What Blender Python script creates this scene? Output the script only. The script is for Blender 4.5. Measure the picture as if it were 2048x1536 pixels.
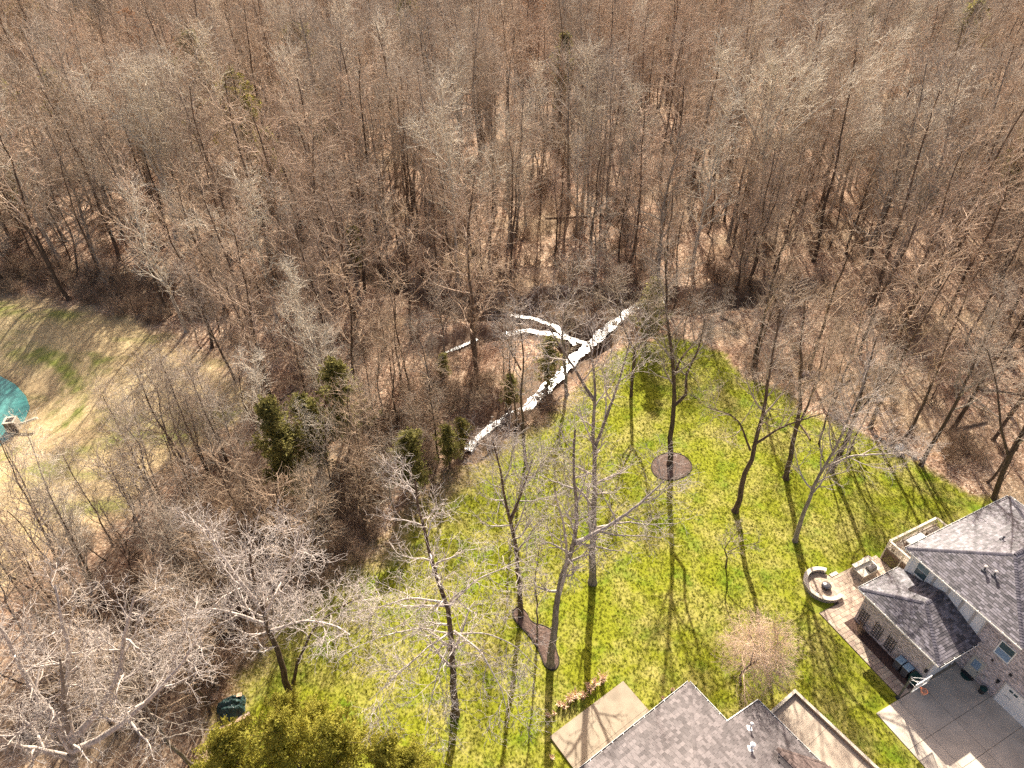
import bpy, math, random
import numpy as np
from math import radians as R, sin, cos, pi
random.seed(7)
rng = np.random.default_rng(11)
D = bpy.data
sc = bpy.context.scene
col = sc.collection
for _o in list(D.objects):
    D.objects.remove(_o, do_unlink=True)

# ------------------------------------------------------------------ camera, sky, sun, exposure
CAM_H = 53.0
PITCH = R(38.6)
FPX = 1370.0                                  # focal length in pixels of the 2048-wide frame
cam_d = D.cameras.new("camera")
cam_d.sensor_width = 36.0
cam_d.lens = 36.0 * FPX / 2048.0
cam_d.clip_start = 0.5
cam_d.clip_end = 6000
cam = D.objects.new("camera", cam_d)
cam.location = (0, 0, CAM_H)
cam.rotation_euler = (R(90) - PITCH, 0, 0)
col.objects.link(cam)
sc.camera = cam

SUN_EL = R(36.0)
SUN_AZ = R(5.2)                               # clockwise from +Y
world = D.worlds.new("World")
sc.world = world
world.use_nodes = True
wn = world.node_tree
bg = wn.nodes["Background"]
sky = wn.nodes.new("ShaderNodeTexSky")
sky.sky_type = 'NISHITA'
sky.sun_disc = False
sky.sun_elevation = SUN_EL
sky.sun_rotation = SUN_AZ
sky.air_density = 0.7
sky.dust_density = 3.5
sky.ozone_density = 0.3
wm = wn.nodes.new('ShaderNodeMix')
wm.data_type = 'RGBA'
wm.blend_type = 'MULTIPLY'
wm.inputs[0].default_value = 1.0
wm.inputs[7].default_value = (1.14, 0.98, 0.86, 1)
wn.links.new(sky.outputs[0], wm.inputs[6])
wn.links.new(wm.outputs[2], bg.inputs[0])
bg.inputs[1].default_value = 0.098
sun_d = D.lights.new("sun", 'SUN')
sun_d.energy = 5.0
sun_d.angle = R(0.55)
sun_d.color = (1.0, 0.925, 0.80)
sun = D.objects.new("sun", sun_d)
sun.location = (30, 300, 250)
sun.rotation_euler = (R(90) - SUN_EL, 0, R(180) - SUN_AZ)
sun.rotation_euler = (-(R(90) - SUN_EL), 0, -SUN_AZ)
col.objects.link(sun)
sc.view_settings.view_transform = 'Standard'
sc.view_settings.look = 'None'
sc.view_settings.gamma = 1.0
sc.view_settings.use_curve_mapping = False
sc.view_settings.exposure = 1.38
sc.render.engine = 'CYCLES'
sc.cycles.max_bounces = 4
sc.cycles.diffuse_bounces = 2
sc.cycles.glossy_bounces = 2
sc.cycles.use_denoising = False
sc.cycles.sample_clamp_indirect = 6.0


# ------------------------------------------------------------------ pixel helpers (layout read off the photograph)
def ray(px, py):
    u = (px - 1024) / FPX
    v = -(py - 768) / FPX
    return np.array([u, cos(PITCH) + v * sin(PITCH), -sin(PITCH) + v * cos(PITCH)])


def G(px, py, z=0.0):
    d = ray(px, py)
    t = (z - CAM_H) / d[2]
    return np.array([0, 0, CAM_H]) + d * t


def V(px, py, Y):
    d = ray(px, py)
    t = Y / d[1]
    return np.array([0, 0, CAM_H]) + d * t


# ------------------------------------------------------------------ materials
def new_mat(name):
    m = D.materials.new(name)
    m.use_nodes = True
    nt = m.node_tree
    b = nt.nodes["Principled BSDF"]
    return m, nt, b


def nd(nt, t, **kw):
    n = nt.nodes.new(t)
    for k, v in kw.items():
        setattr(n, k, v)
    return n


def ramp(nt, fac, stops):
    n = nt.nodes.new("ShaderNodeValToRGB")
    el = n.color_ramp.elements
    while len(el) < len(stops):
        el.new(0.5)
    for e, (p, c) in zip(el, stops):
        e.position = p
        e.color = (*c, 1)
    nt.links.new(fac, n.inputs[0])
    return n.outputs[0]


def noise(nt, vec, scale, detail=3.0, rough=0.55):
    n = nt.nodes.new("ShaderNodeTexNoise")
    n.inputs["Scale"].default_value = scale
    n.inputs["Detail"].default_value = detail
    n.inputs["Roughness"].default_value = rough
    if vec is not None:
        nt.links.new(vec, n.inputs["Vector"])
    return n.outputs[0]


def mixc(nt, fac, a, b, mode='MIX'):
    n = nt.nodes.new("ShaderNodeMix")
    n.data_type = 'RGBA'
    n.blend_type = mode
    for s, v in ((0, fac), (6, a), (7, b)):
        if hasattr(v, "node"):
            nt.links.new(v, n.inputs[s])
        elif s == 0:
            n.inputs[0].default_value = v
        else:
            n.inputs[s].default_value = (*v, 1)
    return n.outputs[2]


def math_n(nt, op, a, b=None):
    n = nt.nodes.new("ShaderNodeMath")
    n.operation = op
    for i, v in enumerate((a, b)):
        if v is None:
            continue
        if hasattr(v, "node"):
            nt.links.new(v, n.inputs[i])
        else:
            n.inputs[i].default_value = v
    return n.outputs[0]


def bump(nt, b, h, strength, dist):
    n = nt.nodes.new("ShaderNodeBump")
    n.inputs["Strength"].default_value = strength
    n.inputs["Distance"].default_value = dist
    nt.links.new(h, n.inputs["Height"])
    nt.links.new(n.outputs[0], b.inputs["Normal"])


def plain(name, c, rough=0.7, var=0.18, scale=3.0, metallic=0.0, spec=0.3, bumpy=0.0):
    m, nt, b = new_mat(name)
    tc = nd(nt, "ShaderNodeTexCoord")
    f = noise(nt, tc.outputs["Object"], scale, 4)
    lo = tuple(x * (1 - var) for x in c)
    hi = tuple(min(1, x * (1 + var)) for x in c)
    cc = ramp(nt, f, [(0.3, lo), (0.7, hi)])
    nt.links.new(cc, b.inputs["Base Color"])
    b.inputs["Roughness"].default_value = rough
    b.inputs["Metallic"].default_value = metallic
    b.inputs["Specular IOR Level"].default_value = spec
    if bumpy:
        bump(nt, b, noise(nt, tc.outputs["Object"], scale * 8, 3), bumpy, 0.02)
    return m


def toned(name, c, amt=0.35, rough=0.85, spec=0.2, tint=None):
    """colour times the per-piece tone attribute"""
    m, nt, b = new_mat(name)
    a = nd(nt, "ShaderNodeAttribute", attribute_name="tone")
    tc = nd(nt, "ShaderNodeTexCoord")
    lo = tuple(x * (1 - amt) for x in c)
    hi = tuple(min(1, x * (1 + amt)) for x in c)
    cc = ramp(nt, a.outputs["Fac"], [(0.0, lo), (0.55, c if tint is None else tint), (1.0, hi)])
    g = ramp(nt, noise(nt, tc.outputs["Object"], 14, 3), [(0.3, (0.82,) * 3), (0.7, (1.0,) * 3)])
    cc = mixc(nt, 1.0, cc, g, 'MULTIPLY')
    g2 = ramp(nt, noise(nt, tc.outputs["Object"], 0.5, 3), [(0.35, (0.84, 0.84, 0.85)), (0.7, (1.0,) * 3)])
    cc = mixc(nt, 1.0, cc, g2, 'MULTIPLY')
    nt.links.new(cc, b.inputs["Base Color"])
    b.inputs["Roughness"].default_value = rough
    b.inputs["Specular IOR Level"].default_value = spec
    return m


def bark(name, c, c2, rnd=0.25, scale=6.0):
    m, nt, b = new_mat(name)
    tc = nd(nt, "ShaderNodeTexCoord")
    oi = nd(nt, "ShaderNodeObjectInfo")
    mp = nd(nt, "ShaderNodeMapping")
    mp.inputs["Scale"].default_value = (1, 1, 0.25)
    nt.links.new(tc.outputs["Object"], mp.inputs[0])
    f = noise(nt, mp.outputs[0], scale, 4)
    cc = ramp(nt, f, [(0.35, c), (0.68, c2)])
    rr = ramp(nt, oi.outputs["Random"], [(0.0, (1 - rnd,) * 3), (0.5, (1.0, 0.97, 0.93)), (1.0, (1 + rnd * 0.6, 1 + rnd * 0.5, 1 + rnd * 0.45))])
    cc = mixc(nt, 1.0, cc, rr, 'MULTIPLY')
    nt.links.new(cc, b.inputs["Base Color"])
    b.inputs["Roughness"].default_value = 0.9
    b.inputs["Specular IOR Level"].default_value = 0.15
    bump(nt, b, f, 0.5, 0.05)
    return m


def leafy(name, c, c2):
    m, nt, b = new_mat(name)
    tc = nd(nt, "ShaderNodeTexCoord")
    oi = nd(nt, "ShaderNodeObjectInfo")
    a = nd(nt, "ShaderNodeAttribute", attribute_name="tone")
    f = math_n(nt, 'ADD', math_n(nt, 'MULTIPLY', noise(nt, tc.outputs["Object"], 1.1, 3), 0.7), math_n(nt, 'MULTIPLY', a.outputs["Fac"], 0.3))
    cc = ramp(nt, f, [(0.32, c), (0.68, c2)])
    rr = ramp(nt, oi.outputs["Random"], [(0.0, (0.85,) * 3), (1.0, (1.1,) * 3)])
    cc = mixc(nt, 1.0, cc, rr, 'MULTIPLY')
    nt.links.new(cc, b.inputs["Base Color"])
    b.inputs["Roughness"].default_value = 0.75
    b.inputs["Specular IOR Level"].default_value = 0.15
    tr = nd(nt, "ShaderNodeBsdfTranslucent")
    nt.links.new(cc, tr.inputs[0])
    mx = nd(nt, "ShaderNodeMixShader")
    mx.inputs[0].default_value = 0.5
    nt.links.new(b.outputs[0], mx.inputs[1])
    nt.links.new(tr.outputs[0], mx.inputs[2])
    nt.links.new(mx.outputs[0], nt.nodes["Material Output"].inputs[0])
    return m


M = {}
M['bark_dark'] = bark('dark_bark', (0.065, 0.046, 0.034), (0.16, 0.115, 0.085))
M['twig_rose'] = bark('rosy_twigs', (0.38, 0.28, 0.205), (0.62, 0.485, 0.37))
M['bark_grey'] = bark('grey_bark', (0.15, 0.125, 0.105), (0.32, 0.28, 0.245))
M['bark_pale'] = bark('pale_bark', (0.30, 0.26, 0.21), (0.60, 0.54, 0.46), 0.12)
M['twig_brown'] = bark('brown_twigs', (0.33, 0.245, 0.17), (0.54, 0.42, 0.31))
M['twig_grey'] = bark('grey_twigs', (0.33, 0.275, 0.22), (0.53, 0.455, 0.375))
M['twig_pale'] = bark('pale_twigs', (0.56, 0.50, 0.40), (0.78, 0.71, 0.60), 0.08)
M['twig_silver'] = bark('silver_twigs', (0.33, 0.285, 0.25), (0.58, 0.52, 0.47), 0.12)
M['twig_white'] = bark('white_twigs', (0.34, 0.295, 0.26), (0.66, 0.595, 0.54), 0.12)
M['twig_tan'] = bark('tan_twigs', (0.58, 0.42, 0.29), (0.78, 0.60, 0.44), 0.08)
M['brush'] = bark('brush_twigs', (0.22, 0.145, 0.10), (0.42, 0.31, 0.22), 0.3)
M['cedar'] = leafy('cedar_foliage', (0.17, 0.16, 0.045), (0.36, 0.325, 0.115))
M['cedar_yellow'] = leafy('yellow_cedar_foliage', (0.23, 0.22, 0.03), (0.54, 0.485, 0.095))
M['rust_leaf'] = leafy('rust_leaves', (0.22, 0.10, 0.04), (0.40, 0.20, 0.09))
M['bud_green'] = leafy('bud_green', (0.16, 0.17, 0.05), (0.26, 0.26, 0.09))
M['shingle_grey'] = toned('grey_shingles', (0.165, 0.15, 0.165), 0.6, rough=0.55, spec=0.42, tint=(0.175, 0.155, 0.165))
M['shingle_tan'] = toned('taupe_shingles', (0.185, 0.16, 0.155), 0.34, rough=0.75, spec=0.2, tint=(0.19, 0.165, 0.16))
M['shingle_cap'] = toned('ridge_shingles', (0.12, 0.11, 0.13), 0.3)
M['shingle_brown'] = toned('brown_shingles', (0.17, 0.125, 0.11), 0.35)
M['underlay'] = plain('roof_underlay', (0.035, 0.033, 0.042), 0.9)
M['brick'] = toned('whitewashed_brick', (0.62, 0.53, 0.51), 0.42, tint=(0.68, 0.59, 0.57))
M['mortar'] = plain('mortar', (0.58, 0.54, 0.50), 0.95)
M['siding'] = plain('white_siding', (0.84, 0.82, 0.79), 0.6, 0.05)
M['trim'] = plain('white_trim', (0.88, 0.85, 0.79), 0.5, 0.05)
M['trim_dull'] = plain('dull_trim', (0.50, 0.46, 0.42), 0.6, 0.08)
M['dark_metal'] = plain('black_metal', (0.025, 0.025, 0.03), 0.4, 0.2, spec=0.5)
M['pole_grey'] = plain('pole_grey', (0.09, 0.09, 0.10), 0.4, 0.2, spec=0.5)
M['white_metal'] = plain('white_metal', (0.85, 0.85, 0.84), 0.35, 0.04)
M['orange'] = plain('orange_paint', (0.75, 0.22, 0.09), 0.45, 0.08)
M['net'] = plain('net_cord', (0.72, 0.36, 0.24), 0.8, 0.1)
M['glass'] = plain('dark_glass', (0.055, 0.095, 0.105), 0.08, 0.15, spec=0.8)
M['glass_blue'] = plain('blue_glass', (0.22, 0.32, 0.45), 0.12, 0.1, spec=0.8)
M['glass_teal'] = plain('teal_glass', (0.16, 0.24, 0.25), 0.1, 0.15, spec=0.8)
M['door'] = plain('beige_door', (0.50, 0.48, 0.42), 0.5, 0.05)
M['concrete'] = plain('driveway_concrete', (0.52, 0.445, 0.36), 0.9, 0.16, 0.7)
M['concrete_old'] = plain('weathered_concrete', (0.30, 0.245, 0.18), 0.9, 0.2, 0.8)
M['concrete_cream'] = plain('cream_concrete', (0.45, 0.37, 0.285), 0.9, 0.10, 0.7)
M['joint'] = plain('joint_dirt', (0.09, 0.075, 0.06), 0.95)
M['coping'] = plain('brown_coping', (0.30, 0.22, 0.17), 0.8, 0.15)
M['paver'] = plain('tan_paver', (0.42, 0.33, 0.25), 0.9, 0.22, 1.7, bumpy=0.2)
M['paver_b'] = plain('rose_paver', (0.36, 0.27, 0.215), 0.9, 0.2, 2.1, bumpy=0.2)
M['paver_c'] = plain('buff_paver', (0.47, 0.38, 0.29), 0.9, 0.2, 1.9, bumpy=0.2)
M['wall_stone'] = plain('wall_stone', (0.36, 0.31, 0.26), 0.9, 0.25, 3, bumpy=0.4)
M['cap_stone'] = plain('cap_stone', (0.58, 0.52, 0.42), 0.85, 0.14, 3, bumpy=0.2)
M['counter'] = plain('counter_slab', (0.66, 0.62, 0.52), 0.6, 0.08)
M['mulch'] = plain('bark_mulch', (0.085, 0.05, 0.04), 0.95, 0.55, 9.0, bumpy=1.0)
M['mulch_red'] = plain('leafy_mulch', (0.115, 0.075, 0.058), 0.95, 0.5, 7.0, bumpy=1.0)
M['edging'] = plain('black_edging', (0.03, 0.025, 0.02), 0.8)
M['deck'] = plain('deck_board', (0.52, 0.45, 0.37), 0.8, 0.15, 2.5)
M['lattice'] = plain('brown_lattice', (0.20, 0.14, 0.10), 0.85, 0.15)
M['rail'] = plain('cream_rail', (0.66, 0.60, 0.48), 0.6, 0.06)
M['tub'] = plain('tub_cover', (0.72, 0.72, 0.68), 0.4, 0.06)
M['tub_side'] = plain('tub_side', (0.26, 0.20, 0.17), 0.7, 0.12)
M['steel'] = plain('grill_steel', (0.22, 0.21, 0.21), 0.28, 0.1, metallic=0.8)
M['green_bin'] = plain('dark_green_plastic', (0.012, 0.05, 0.045), 0.45, 0.15)
M['blue_lid'] = plain('pale_blue_lid', (0.30, 0.42, 0.52), 0.4, 0.1)
M['tarp'] = plain('dark_green_tarp', (0.018, 0.045, 0.042), 0.45, 0.6, 4.0, spec=0.5)
M['plywood'] = plain('plywood', (0.48, 0.33, 0.22), 0.85, 0.2)
M['rock'] = plain('grey_rock', (0.40, 0.35, 0.30), 0.9, 0.3, 5.0, bumpy=0.6)
M['rock_dark'] = plain('dark_rock', (0.10, 0.085, 0.07), 0.9, 0.35, 5.0, bumpy=0.6)
M['rock_white'] = plain('white_rock', (0.80, 0.80, 0.78), 0.7, 0.08, 5.0, bumpy=0.3)
M['log'] = bark('log_bark', (0.14, 0.10, 0.07), (0.30, 0.22, 0.16))
M['dry_grass'] = plain('dry_plume', (0.74, 0.52, 0.36), 0.9, 0.2, 6.0)
M['riser'] = plain('stained_concrete', (0.52, 0.46, 0.37), 0.9, 0.2, 2.0, bumpy=0.3)
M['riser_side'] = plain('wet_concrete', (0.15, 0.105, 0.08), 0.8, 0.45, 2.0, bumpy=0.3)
M['pipe'] = plain('cream_pipe', (0.66, 0.60, 0.46), 0.6, 0.1)
M['blade'] = leafy('grass_blades', (0.17, 0.185, 0.016), (0.27, 0.27, 0.04))


# ------------------------------------------------------------------ object helpers
def link(o, parent=None):
    col.objects.link(o)
    if parent is not None:
        o.parent = parent
    return o


def tag(o, label=None, cat=None, group=None, kind=None):
    if label:
        o['label'] = label
    if cat:
        o['category'] = cat
    if group:
        o['group'] = group
    if kind:
        o['kind'] = kind
    return o


def empty(name, loc=(0, 0, 0), rz=0.0, label=None, cat=None, group=None, kind=None):
    o = D.objects.new(name, None)
    o.empty_display_size = 0.3
    o.location = [float(v) for v in loc]
    o.rotation_euler = (0, 0, rz)
    link(o)
    return tag(o, label, cat, group, kind)


class MB:
    """collects polygons; build() links them as one mesh object"""

    def __init__(s, off=(0, 0, 0)):
        s.v, s.f, s.mi, s.t, s.off = [], [], [], [], off

    def add(s, vs, fs, mi=0, tone=None):
        n = len(s.v)
        s.v += [(a - s.off[0], b - s.off[1], c - s.off[2]) for a, b, c in vs]
        tone = random.random() if tone is None else tone
        for f in fs:
            s.f.append([n + i for i in f])
            s.mi.append(mi)
            s.t.append(tone)

    def box(s, x0, x1, y0, y1, z0, z1, mi=0, tone=None):
        vs = [(x0, y0, z0), (x1, y0, z0), (x1, y1, z0), (x0, y1, z0), (x0, y0, z1), (x1, y0, z1), (x1, y1, z1), (x0, y1, z1)]
        s.add(vs, [(0, 3, 2, 1), (4, 5, 6, 7), (0, 1, 5, 4), (1, 2, 6, 5), (2, 3, 7, 6), (3, 0, 4, 7)], mi, tone)

    def bar(s, a, b, w, h=None, mi=0, up=(0, 0, 1), tone=None):
        a, b = np.array(a, float), np.array(b, float)
        h = w if h is None else h
        d = b - a
        d /= np.linalg.norm(d)
        u = np.array(up, float)
        x = np.cross(d, u)
        if np.linalg.norm(x) < 1e-4:
            x = np.cross(d, (0, 1, 0))
        x /= np.linalg.norm(x)
        y = np.cross(x, d)
        vs = []
        for p in (a, b):
            for i, j in ((-1, -1), (1, -1), (1, 1), (-1, 1)):
                vs.append(tuple(p + x * i * w / 2 + y * j * h / 2))
        s.add(vs, [(0, 3, 2, 1), (4, 5, 6, 7), (0, 1, 5, 4), (1, 2, 6, 5), (2, 3, 7, 6), (3, 0, 4, 7)], mi, tone)

    def tube(s, pts, rads, n=8, mi=0, caps=True, tone=None):
        pts = [np.array(p, float) for p in pts]
        vs = []
        for i, p in enumerate(pts):
            d = pts[min(i + 1, len(pts) - 1)] - pts[max(i - 1, 0)]
            d /= max(1e-9, np.linalg.norm(d))
            r = np.array((0, 0, 1.0)) if abs(d[2]) < 0.9 else np.array((1.0, 0, 0))
            x = np.cross(d, r)
            x /= np.linalg.norm(x)
            y = np.cross(d, x)
            rr = rads[i] if hasattr(rads, '__len__') else rads
            for k in range(n):
                a = 2 * pi * k / n
                vs.append(tuple(p + x * rr * cos(a) + y * rr * sin(a)))
        fs = []
        for i in range(len(pts) - 1):
            for k in range(n):
                fs.append((i * n + k, i * n + (k + 1) % n, (i + 1) * n + (k + 1) % n, (i + 1) * n + k))
        if caps:
            fs.append(tuple(range(n - 1, -1, -1)))
            m = (len(pts) - 1) * n
            fs.append(tuple(m + k for k in range(n)))
        s.add(vs, fs, mi, tone)

    def prism(s, poly, z0, z1, mi=0, tone=None):
        n = len(poly)
        vs = [(x, y, z0) for x, y in poly] + [(x, y, z1) for x, y in poly]
        fs = [tuple(range(n - 1, -1, -1)), tuple(range(n, 2 * n))] + [(i, (i + 1) % n, n + (i + 1) % n, n + i) for i in range(n)]
        s.add(vs, fs, mi, tone)

    def build(s, name, mats, parent=None, loc=(0, 0, 0), rz=0.0, smooth=False):
        me = D.meshes.new(name)
        me.from_pydata(s.v, [], s.f)
        for m in (mats if isinstance(mats, (list, tuple)) else [mats]):
            me.materials.append(m)
        if any(s.mi):
            me.polygons.foreach_set('material_index', s.mi)
        at = me.attributes.new("tone", 'FLOAT', 'FACE')
        at.data.foreach_set('value', np.array(s.t, np.float32))
        if smooth:
            me.polygons.foreach_set('use_smooth', [True] * len(me.polygons))
        me.update()
        o = D.objects.new(name, me)
        o.location = [float(v) for v in loc]
        o.rotation_euler = (0, 0, rz)
        return link(o, parent)


def blob(name, r, mat, parent=None, loc=(0, 0, 0), seed=0, squash=(1, 1, 1), amp=0.25, n=10):
    """an uneven rock-like lump"""
    rg = np.random.default_rng(seed)
    vs, fs = [], []
    ph = rg.uniform(0, 6.28, 8)
    for i in range(n + 1):
        th = pi * i / n
        for k in range(n * 2):
            a = pi * k / n
            q = 1 + amp * (sin(2 * a + ph[0]) * sin(2 * th + ph[1]) + 0.6 * sin(5 * a + ph[2]) * sin(4 * th + ph[3]) + 0.35 * sin(9 * a + ph[4]) * sin(7 * th)) * 0.6
            vs.append((r * squash[0] * q * sin(th) * cos(a), r * squash[1] * q * sin(th) * sin(a), r * squash[2] * q * cos(th)))
    m = n * 2
    for i in range(n):
        for k in range(m):
            fs.append((i * m + k, (i + 1) * m + k, (i + 1) * m + (k + 1) % m, i * m + (k + 1) % m))
    b = MB()
    b.add(vs, fs)
    return b.build(name, mat, parent, loc)


# ------------------------------------------------------------------ terrain
def seg_dist(x, y, pts):
    """distance to a polyline and the signed side (+ = left of its direction)"""
    best = np.full(x.shape, 1e9)
    side = np.zeros(x.shape)
    for (x0, y0), (x1, y1) in zip(pts[:-1], pts[1:]):
        dx, dy = x1 - x0, y1 - y0
        L2 = dx * dx + dy * dy
        t = np.clip(((x - x0) * dx + (y - y0) * dy) / L2, 0, 1)
        d = np.hypot(x - x0 - t * dx, y - y0 - t * dy)
        s = np.sign(dx * (y - y0) - dy * (x - x0))
        m = d < best
        best = np.where(m, d, best)
        side = np.where(m, s, side)
    return best, side


def gpts(L, z=0.0):
    return [tuple(G(a, b, z)[:2]) for a, b in L]


def in_poly(x, y, poly):
    inside = np.zeros(x.shape, bool)
    n = len(poly)
    for i in range(n):
        x0, y0 = poly[i]
        x1, y1 = poly[(i + 1) % n]
        if y0 == y1:
            continue
        c = ((y0 > y) != (y1 > y)) & (x < (x1 - x0) * (y - y0) / (y1 - y0) + x0)
        inside ^= c
    return inside


def poly_sd(x, y, poly):
    d, _ = seg_dist(x, y, list(poly) + [poly[0]])
    return np.where(in_poly(x, y, poly), -d, d)


def sstep(a, b, v):
    t = np.clip((v - a) / (b - a), 0, 1)
    return t * t * (3 - 2 * t)


def wob(x, y, k=1.0, seed=0.0):
    return (np.sin(x * 0.9 * k + 1.7 * np.sin(y * 0.6 * k + seed) + seed) + np.sin(y * 1.1 * k + 1.3 * np.sin(x * 0.7 * k - seed)) +
            0.6 * np.sin((x + y) * 2.3 * k + seed) + 0.5 * np.sin((x - 1.3 * y) * 3.7 * k + 2 * seed)) / 3.1


CZ = -1.1                                     # creek water level
creek_main = gpts([(935, 900), (962, 868), (1010, 838), (1055, 812), (1105, 765), (1150, 718), (1185, 683), (1235, 640), (1275, 612), (1330, 600)], CZ)
creek_b = gpts([(1180, 688), (1120, 672), (1060, 662), (1005, 668)], CZ)
creek_c = gpts([(1150, 690), (1110, 652), (1060, 635), (1010, 628)], CZ)
creek_d = gpts([(955, 678), (915, 695), (885, 708)], CZ)
gully = gpts([(760, 540), (790, 552), (870, 592), (950, 612), (1030, 606), (1120, 590), (1250, 590), (1360, 600), (1480, 590), (1580, 572)], -0.5)
POND_Z = -2.2
pond_poly = gpts([(-330, 770), (-200, 745), (-60, 742), (0, 752), (30, 768), (52, 792), (60, 815), (48, 845), (30, 868), (0, 892), (-120, 930), (-330, 960)], POND_Z)
lawn_poly = gpts([(330, 1700), (400, 1536), (440, 1450), (478, 1350), (590, 1225), (690, 1145), (760, 1105), (800, 1060), (840, 1015), (905, 965), (960, 925), (1015, 888), (1060, 862), (1105, 830),
                  (1150, 800), (1180, 745), (1250, 695), (1330, 672), (1400, 680), (1450, 712), (1490, 755), (1560, 775), (1620, 830), (1700, 852), (1760, 890), (1830, 925), (1905, 965), (2000, 1010), (2120, 1050), (2500, 1150), (2500, 1900), (330, 1900)])
field_poly = gpts([(-900, 560), (-300, 585), (0, 592), (90, 600), (200, 622), (290, 650), (375, 700), (440, 735), (520, 790), (470, 850), (400, 900), (345, 930), (300, 980), (240, 1030), (130, 1080), (50, 1140), (0, 1180), (-200, 1260), (-900, 1400)])


def height(x, y):
    x = np.asarray(x, float)
    y = np.asarray(y, float)
    far = sstep(75, 140, y)
    h = 0.12 * wob(x * 0.12, y * 0.12, 1, 2.0) + far * (1.1 * wob(x * 0.035, y * 0.035, 1, 5.0) + 0.010 * (y - 75))
    flat = 1 - sstep(3, 14, poly_sd(x, y, [(-4, 0), (-4, 31), (16, 33), (24, 44), (44, 60), (80, 60), (80, 0)]))
    h = h * (1 - flat)
    h += 0.10 * wob(x, y, 0.9, 3.0) * (1 - flat) * sstep(0, 3, poly_sd(x, y, lawn_poly))
    wb = 0.35 * wob(x, y, 0.8, 1.0)
    for pl, dep, w in ((creek_main, 1.45, 2.9), (creek_b, 1.35, 2.6), (creek_c, 1.35, 2.2), (creek_d, 1.3, 2.2)):
        d, s = seg_dist(x, y, pl)
        h = np.minimum(h, h - dep * (1 - sstep(0.55 * w, 1.35 * w, d + wb)))
    h = np.maximum(h, np.minimum(h, -1.75) * 0 + h)
    d, s = seg_dist(x, y, gully)
    far_side = s > 0
    g = np.where(far_side, 1 - sstep(0.6, 2.2, d + wb), 1 - sstep(0.6, 6.0, d))
    h = h - 2.2 * g
    # the ground sits lower on the camera side of the creek-gully fork
    pd = poly_sd(x, y, pond_poly)
    h = np.where(pd < 16, h * sstep(0, 16, pd) + (POND_Z - 0.03) * (1 - sstep(0.0, 11.0, pd)) - 1.2 * (1 - sstep(-3.0, 0.0, pd)), h)
    return h


def graded(lo, a, b, hi, step, far_mult=1.12, cap=30):
    core = list(np.arange(a, b + 1e-6, step))
    l, st, x = [], step, a
    while x > lo:
        st = min(st * far_mult, cap)
        x -= st
        l.append(x)
    r, st, x = [], step, core[-1]
    while x < hi:
        st = min(st * far_mult, cap)
        x += st
        r.append(x)
    return np.array(l[::-1] + core + r)


gx = graded(-1600, -66, 48, 1600, 0.55, 1.045, 40)
gy = graded(-300, 18, 104, 2200, 0.55, 1.045, 40)
GX, GY = np.meshgrid(gx, gy)
GZ = height(GX, GY)
nx, ny = len(gx), len(gy)
w_l = poly_sd(GX, GY, lawn_poly) + 0.8 * wob(GX, GY, 1.3, 4.0) + 1.3 * wob(GX, GY, 0.6, 2.0) * (1 - sstep(0, 10, GX))
w_f = poly_sd(GX, GY, field_poly) + 1.6 * wob(GX, GY, 0.7, 6.0)
fade_w = 0.5 + 2.4 * (1 - sstep(0, 12, GX))
lawn_a = 1 - sstep(-1.0, 0.9, w_l / fade_w)
field_a = 1 - sstep(-1.8, 1.8, w_f)
cd = np.minimum.reduce([seg_dist(GX, GY, p)[0] for p in (creek_main, creek_b, creek_c, creek_d)])
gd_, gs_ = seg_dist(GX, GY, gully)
wet_shade_a = np.maximum(1 - sstep(1.2, 3.6, cd), 1.0 * (1 - sstep(0.6, 2.6, gd_)))  # wet creek banks; the gully bank's shade is painted in here too
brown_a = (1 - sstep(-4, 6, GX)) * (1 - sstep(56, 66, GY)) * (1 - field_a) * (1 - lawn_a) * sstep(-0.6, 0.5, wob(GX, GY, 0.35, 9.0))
wet_shade_a = np.maximum(wet_shade_a, 0.75 * brown_a)  # brown ground left of the lawn, darkened through the same mask
shore_a = 1 - sstep(-0.5, 1.2, np.abs(poly_sd(GX, GY, pond_poly)))


pdist = poly_sd(GX, GY, pond_poly)
fdist = -poly_sd(GX, GY, field_poly)
green_a = np.maximum((1 - sstep(1.0, 2.6, np.abs(fdist - 3.2 + 0.8 * wob(GX, GY, 0.4, 3.0)))) * sstep(78, 84, GY), (1 - sstep(0.6, 2.2, np.abs(pdist - 4.6 + 1.0 * wob(GX, GY, 0.5, 7.0)))) * sstep(60, 64, GY) * (1 - sstep(76, 80, GY)))
green_a = green_a * sstep(-0.5, 0.4, wob(GX, GY, 0.5, 12.0)) * field_a


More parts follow.
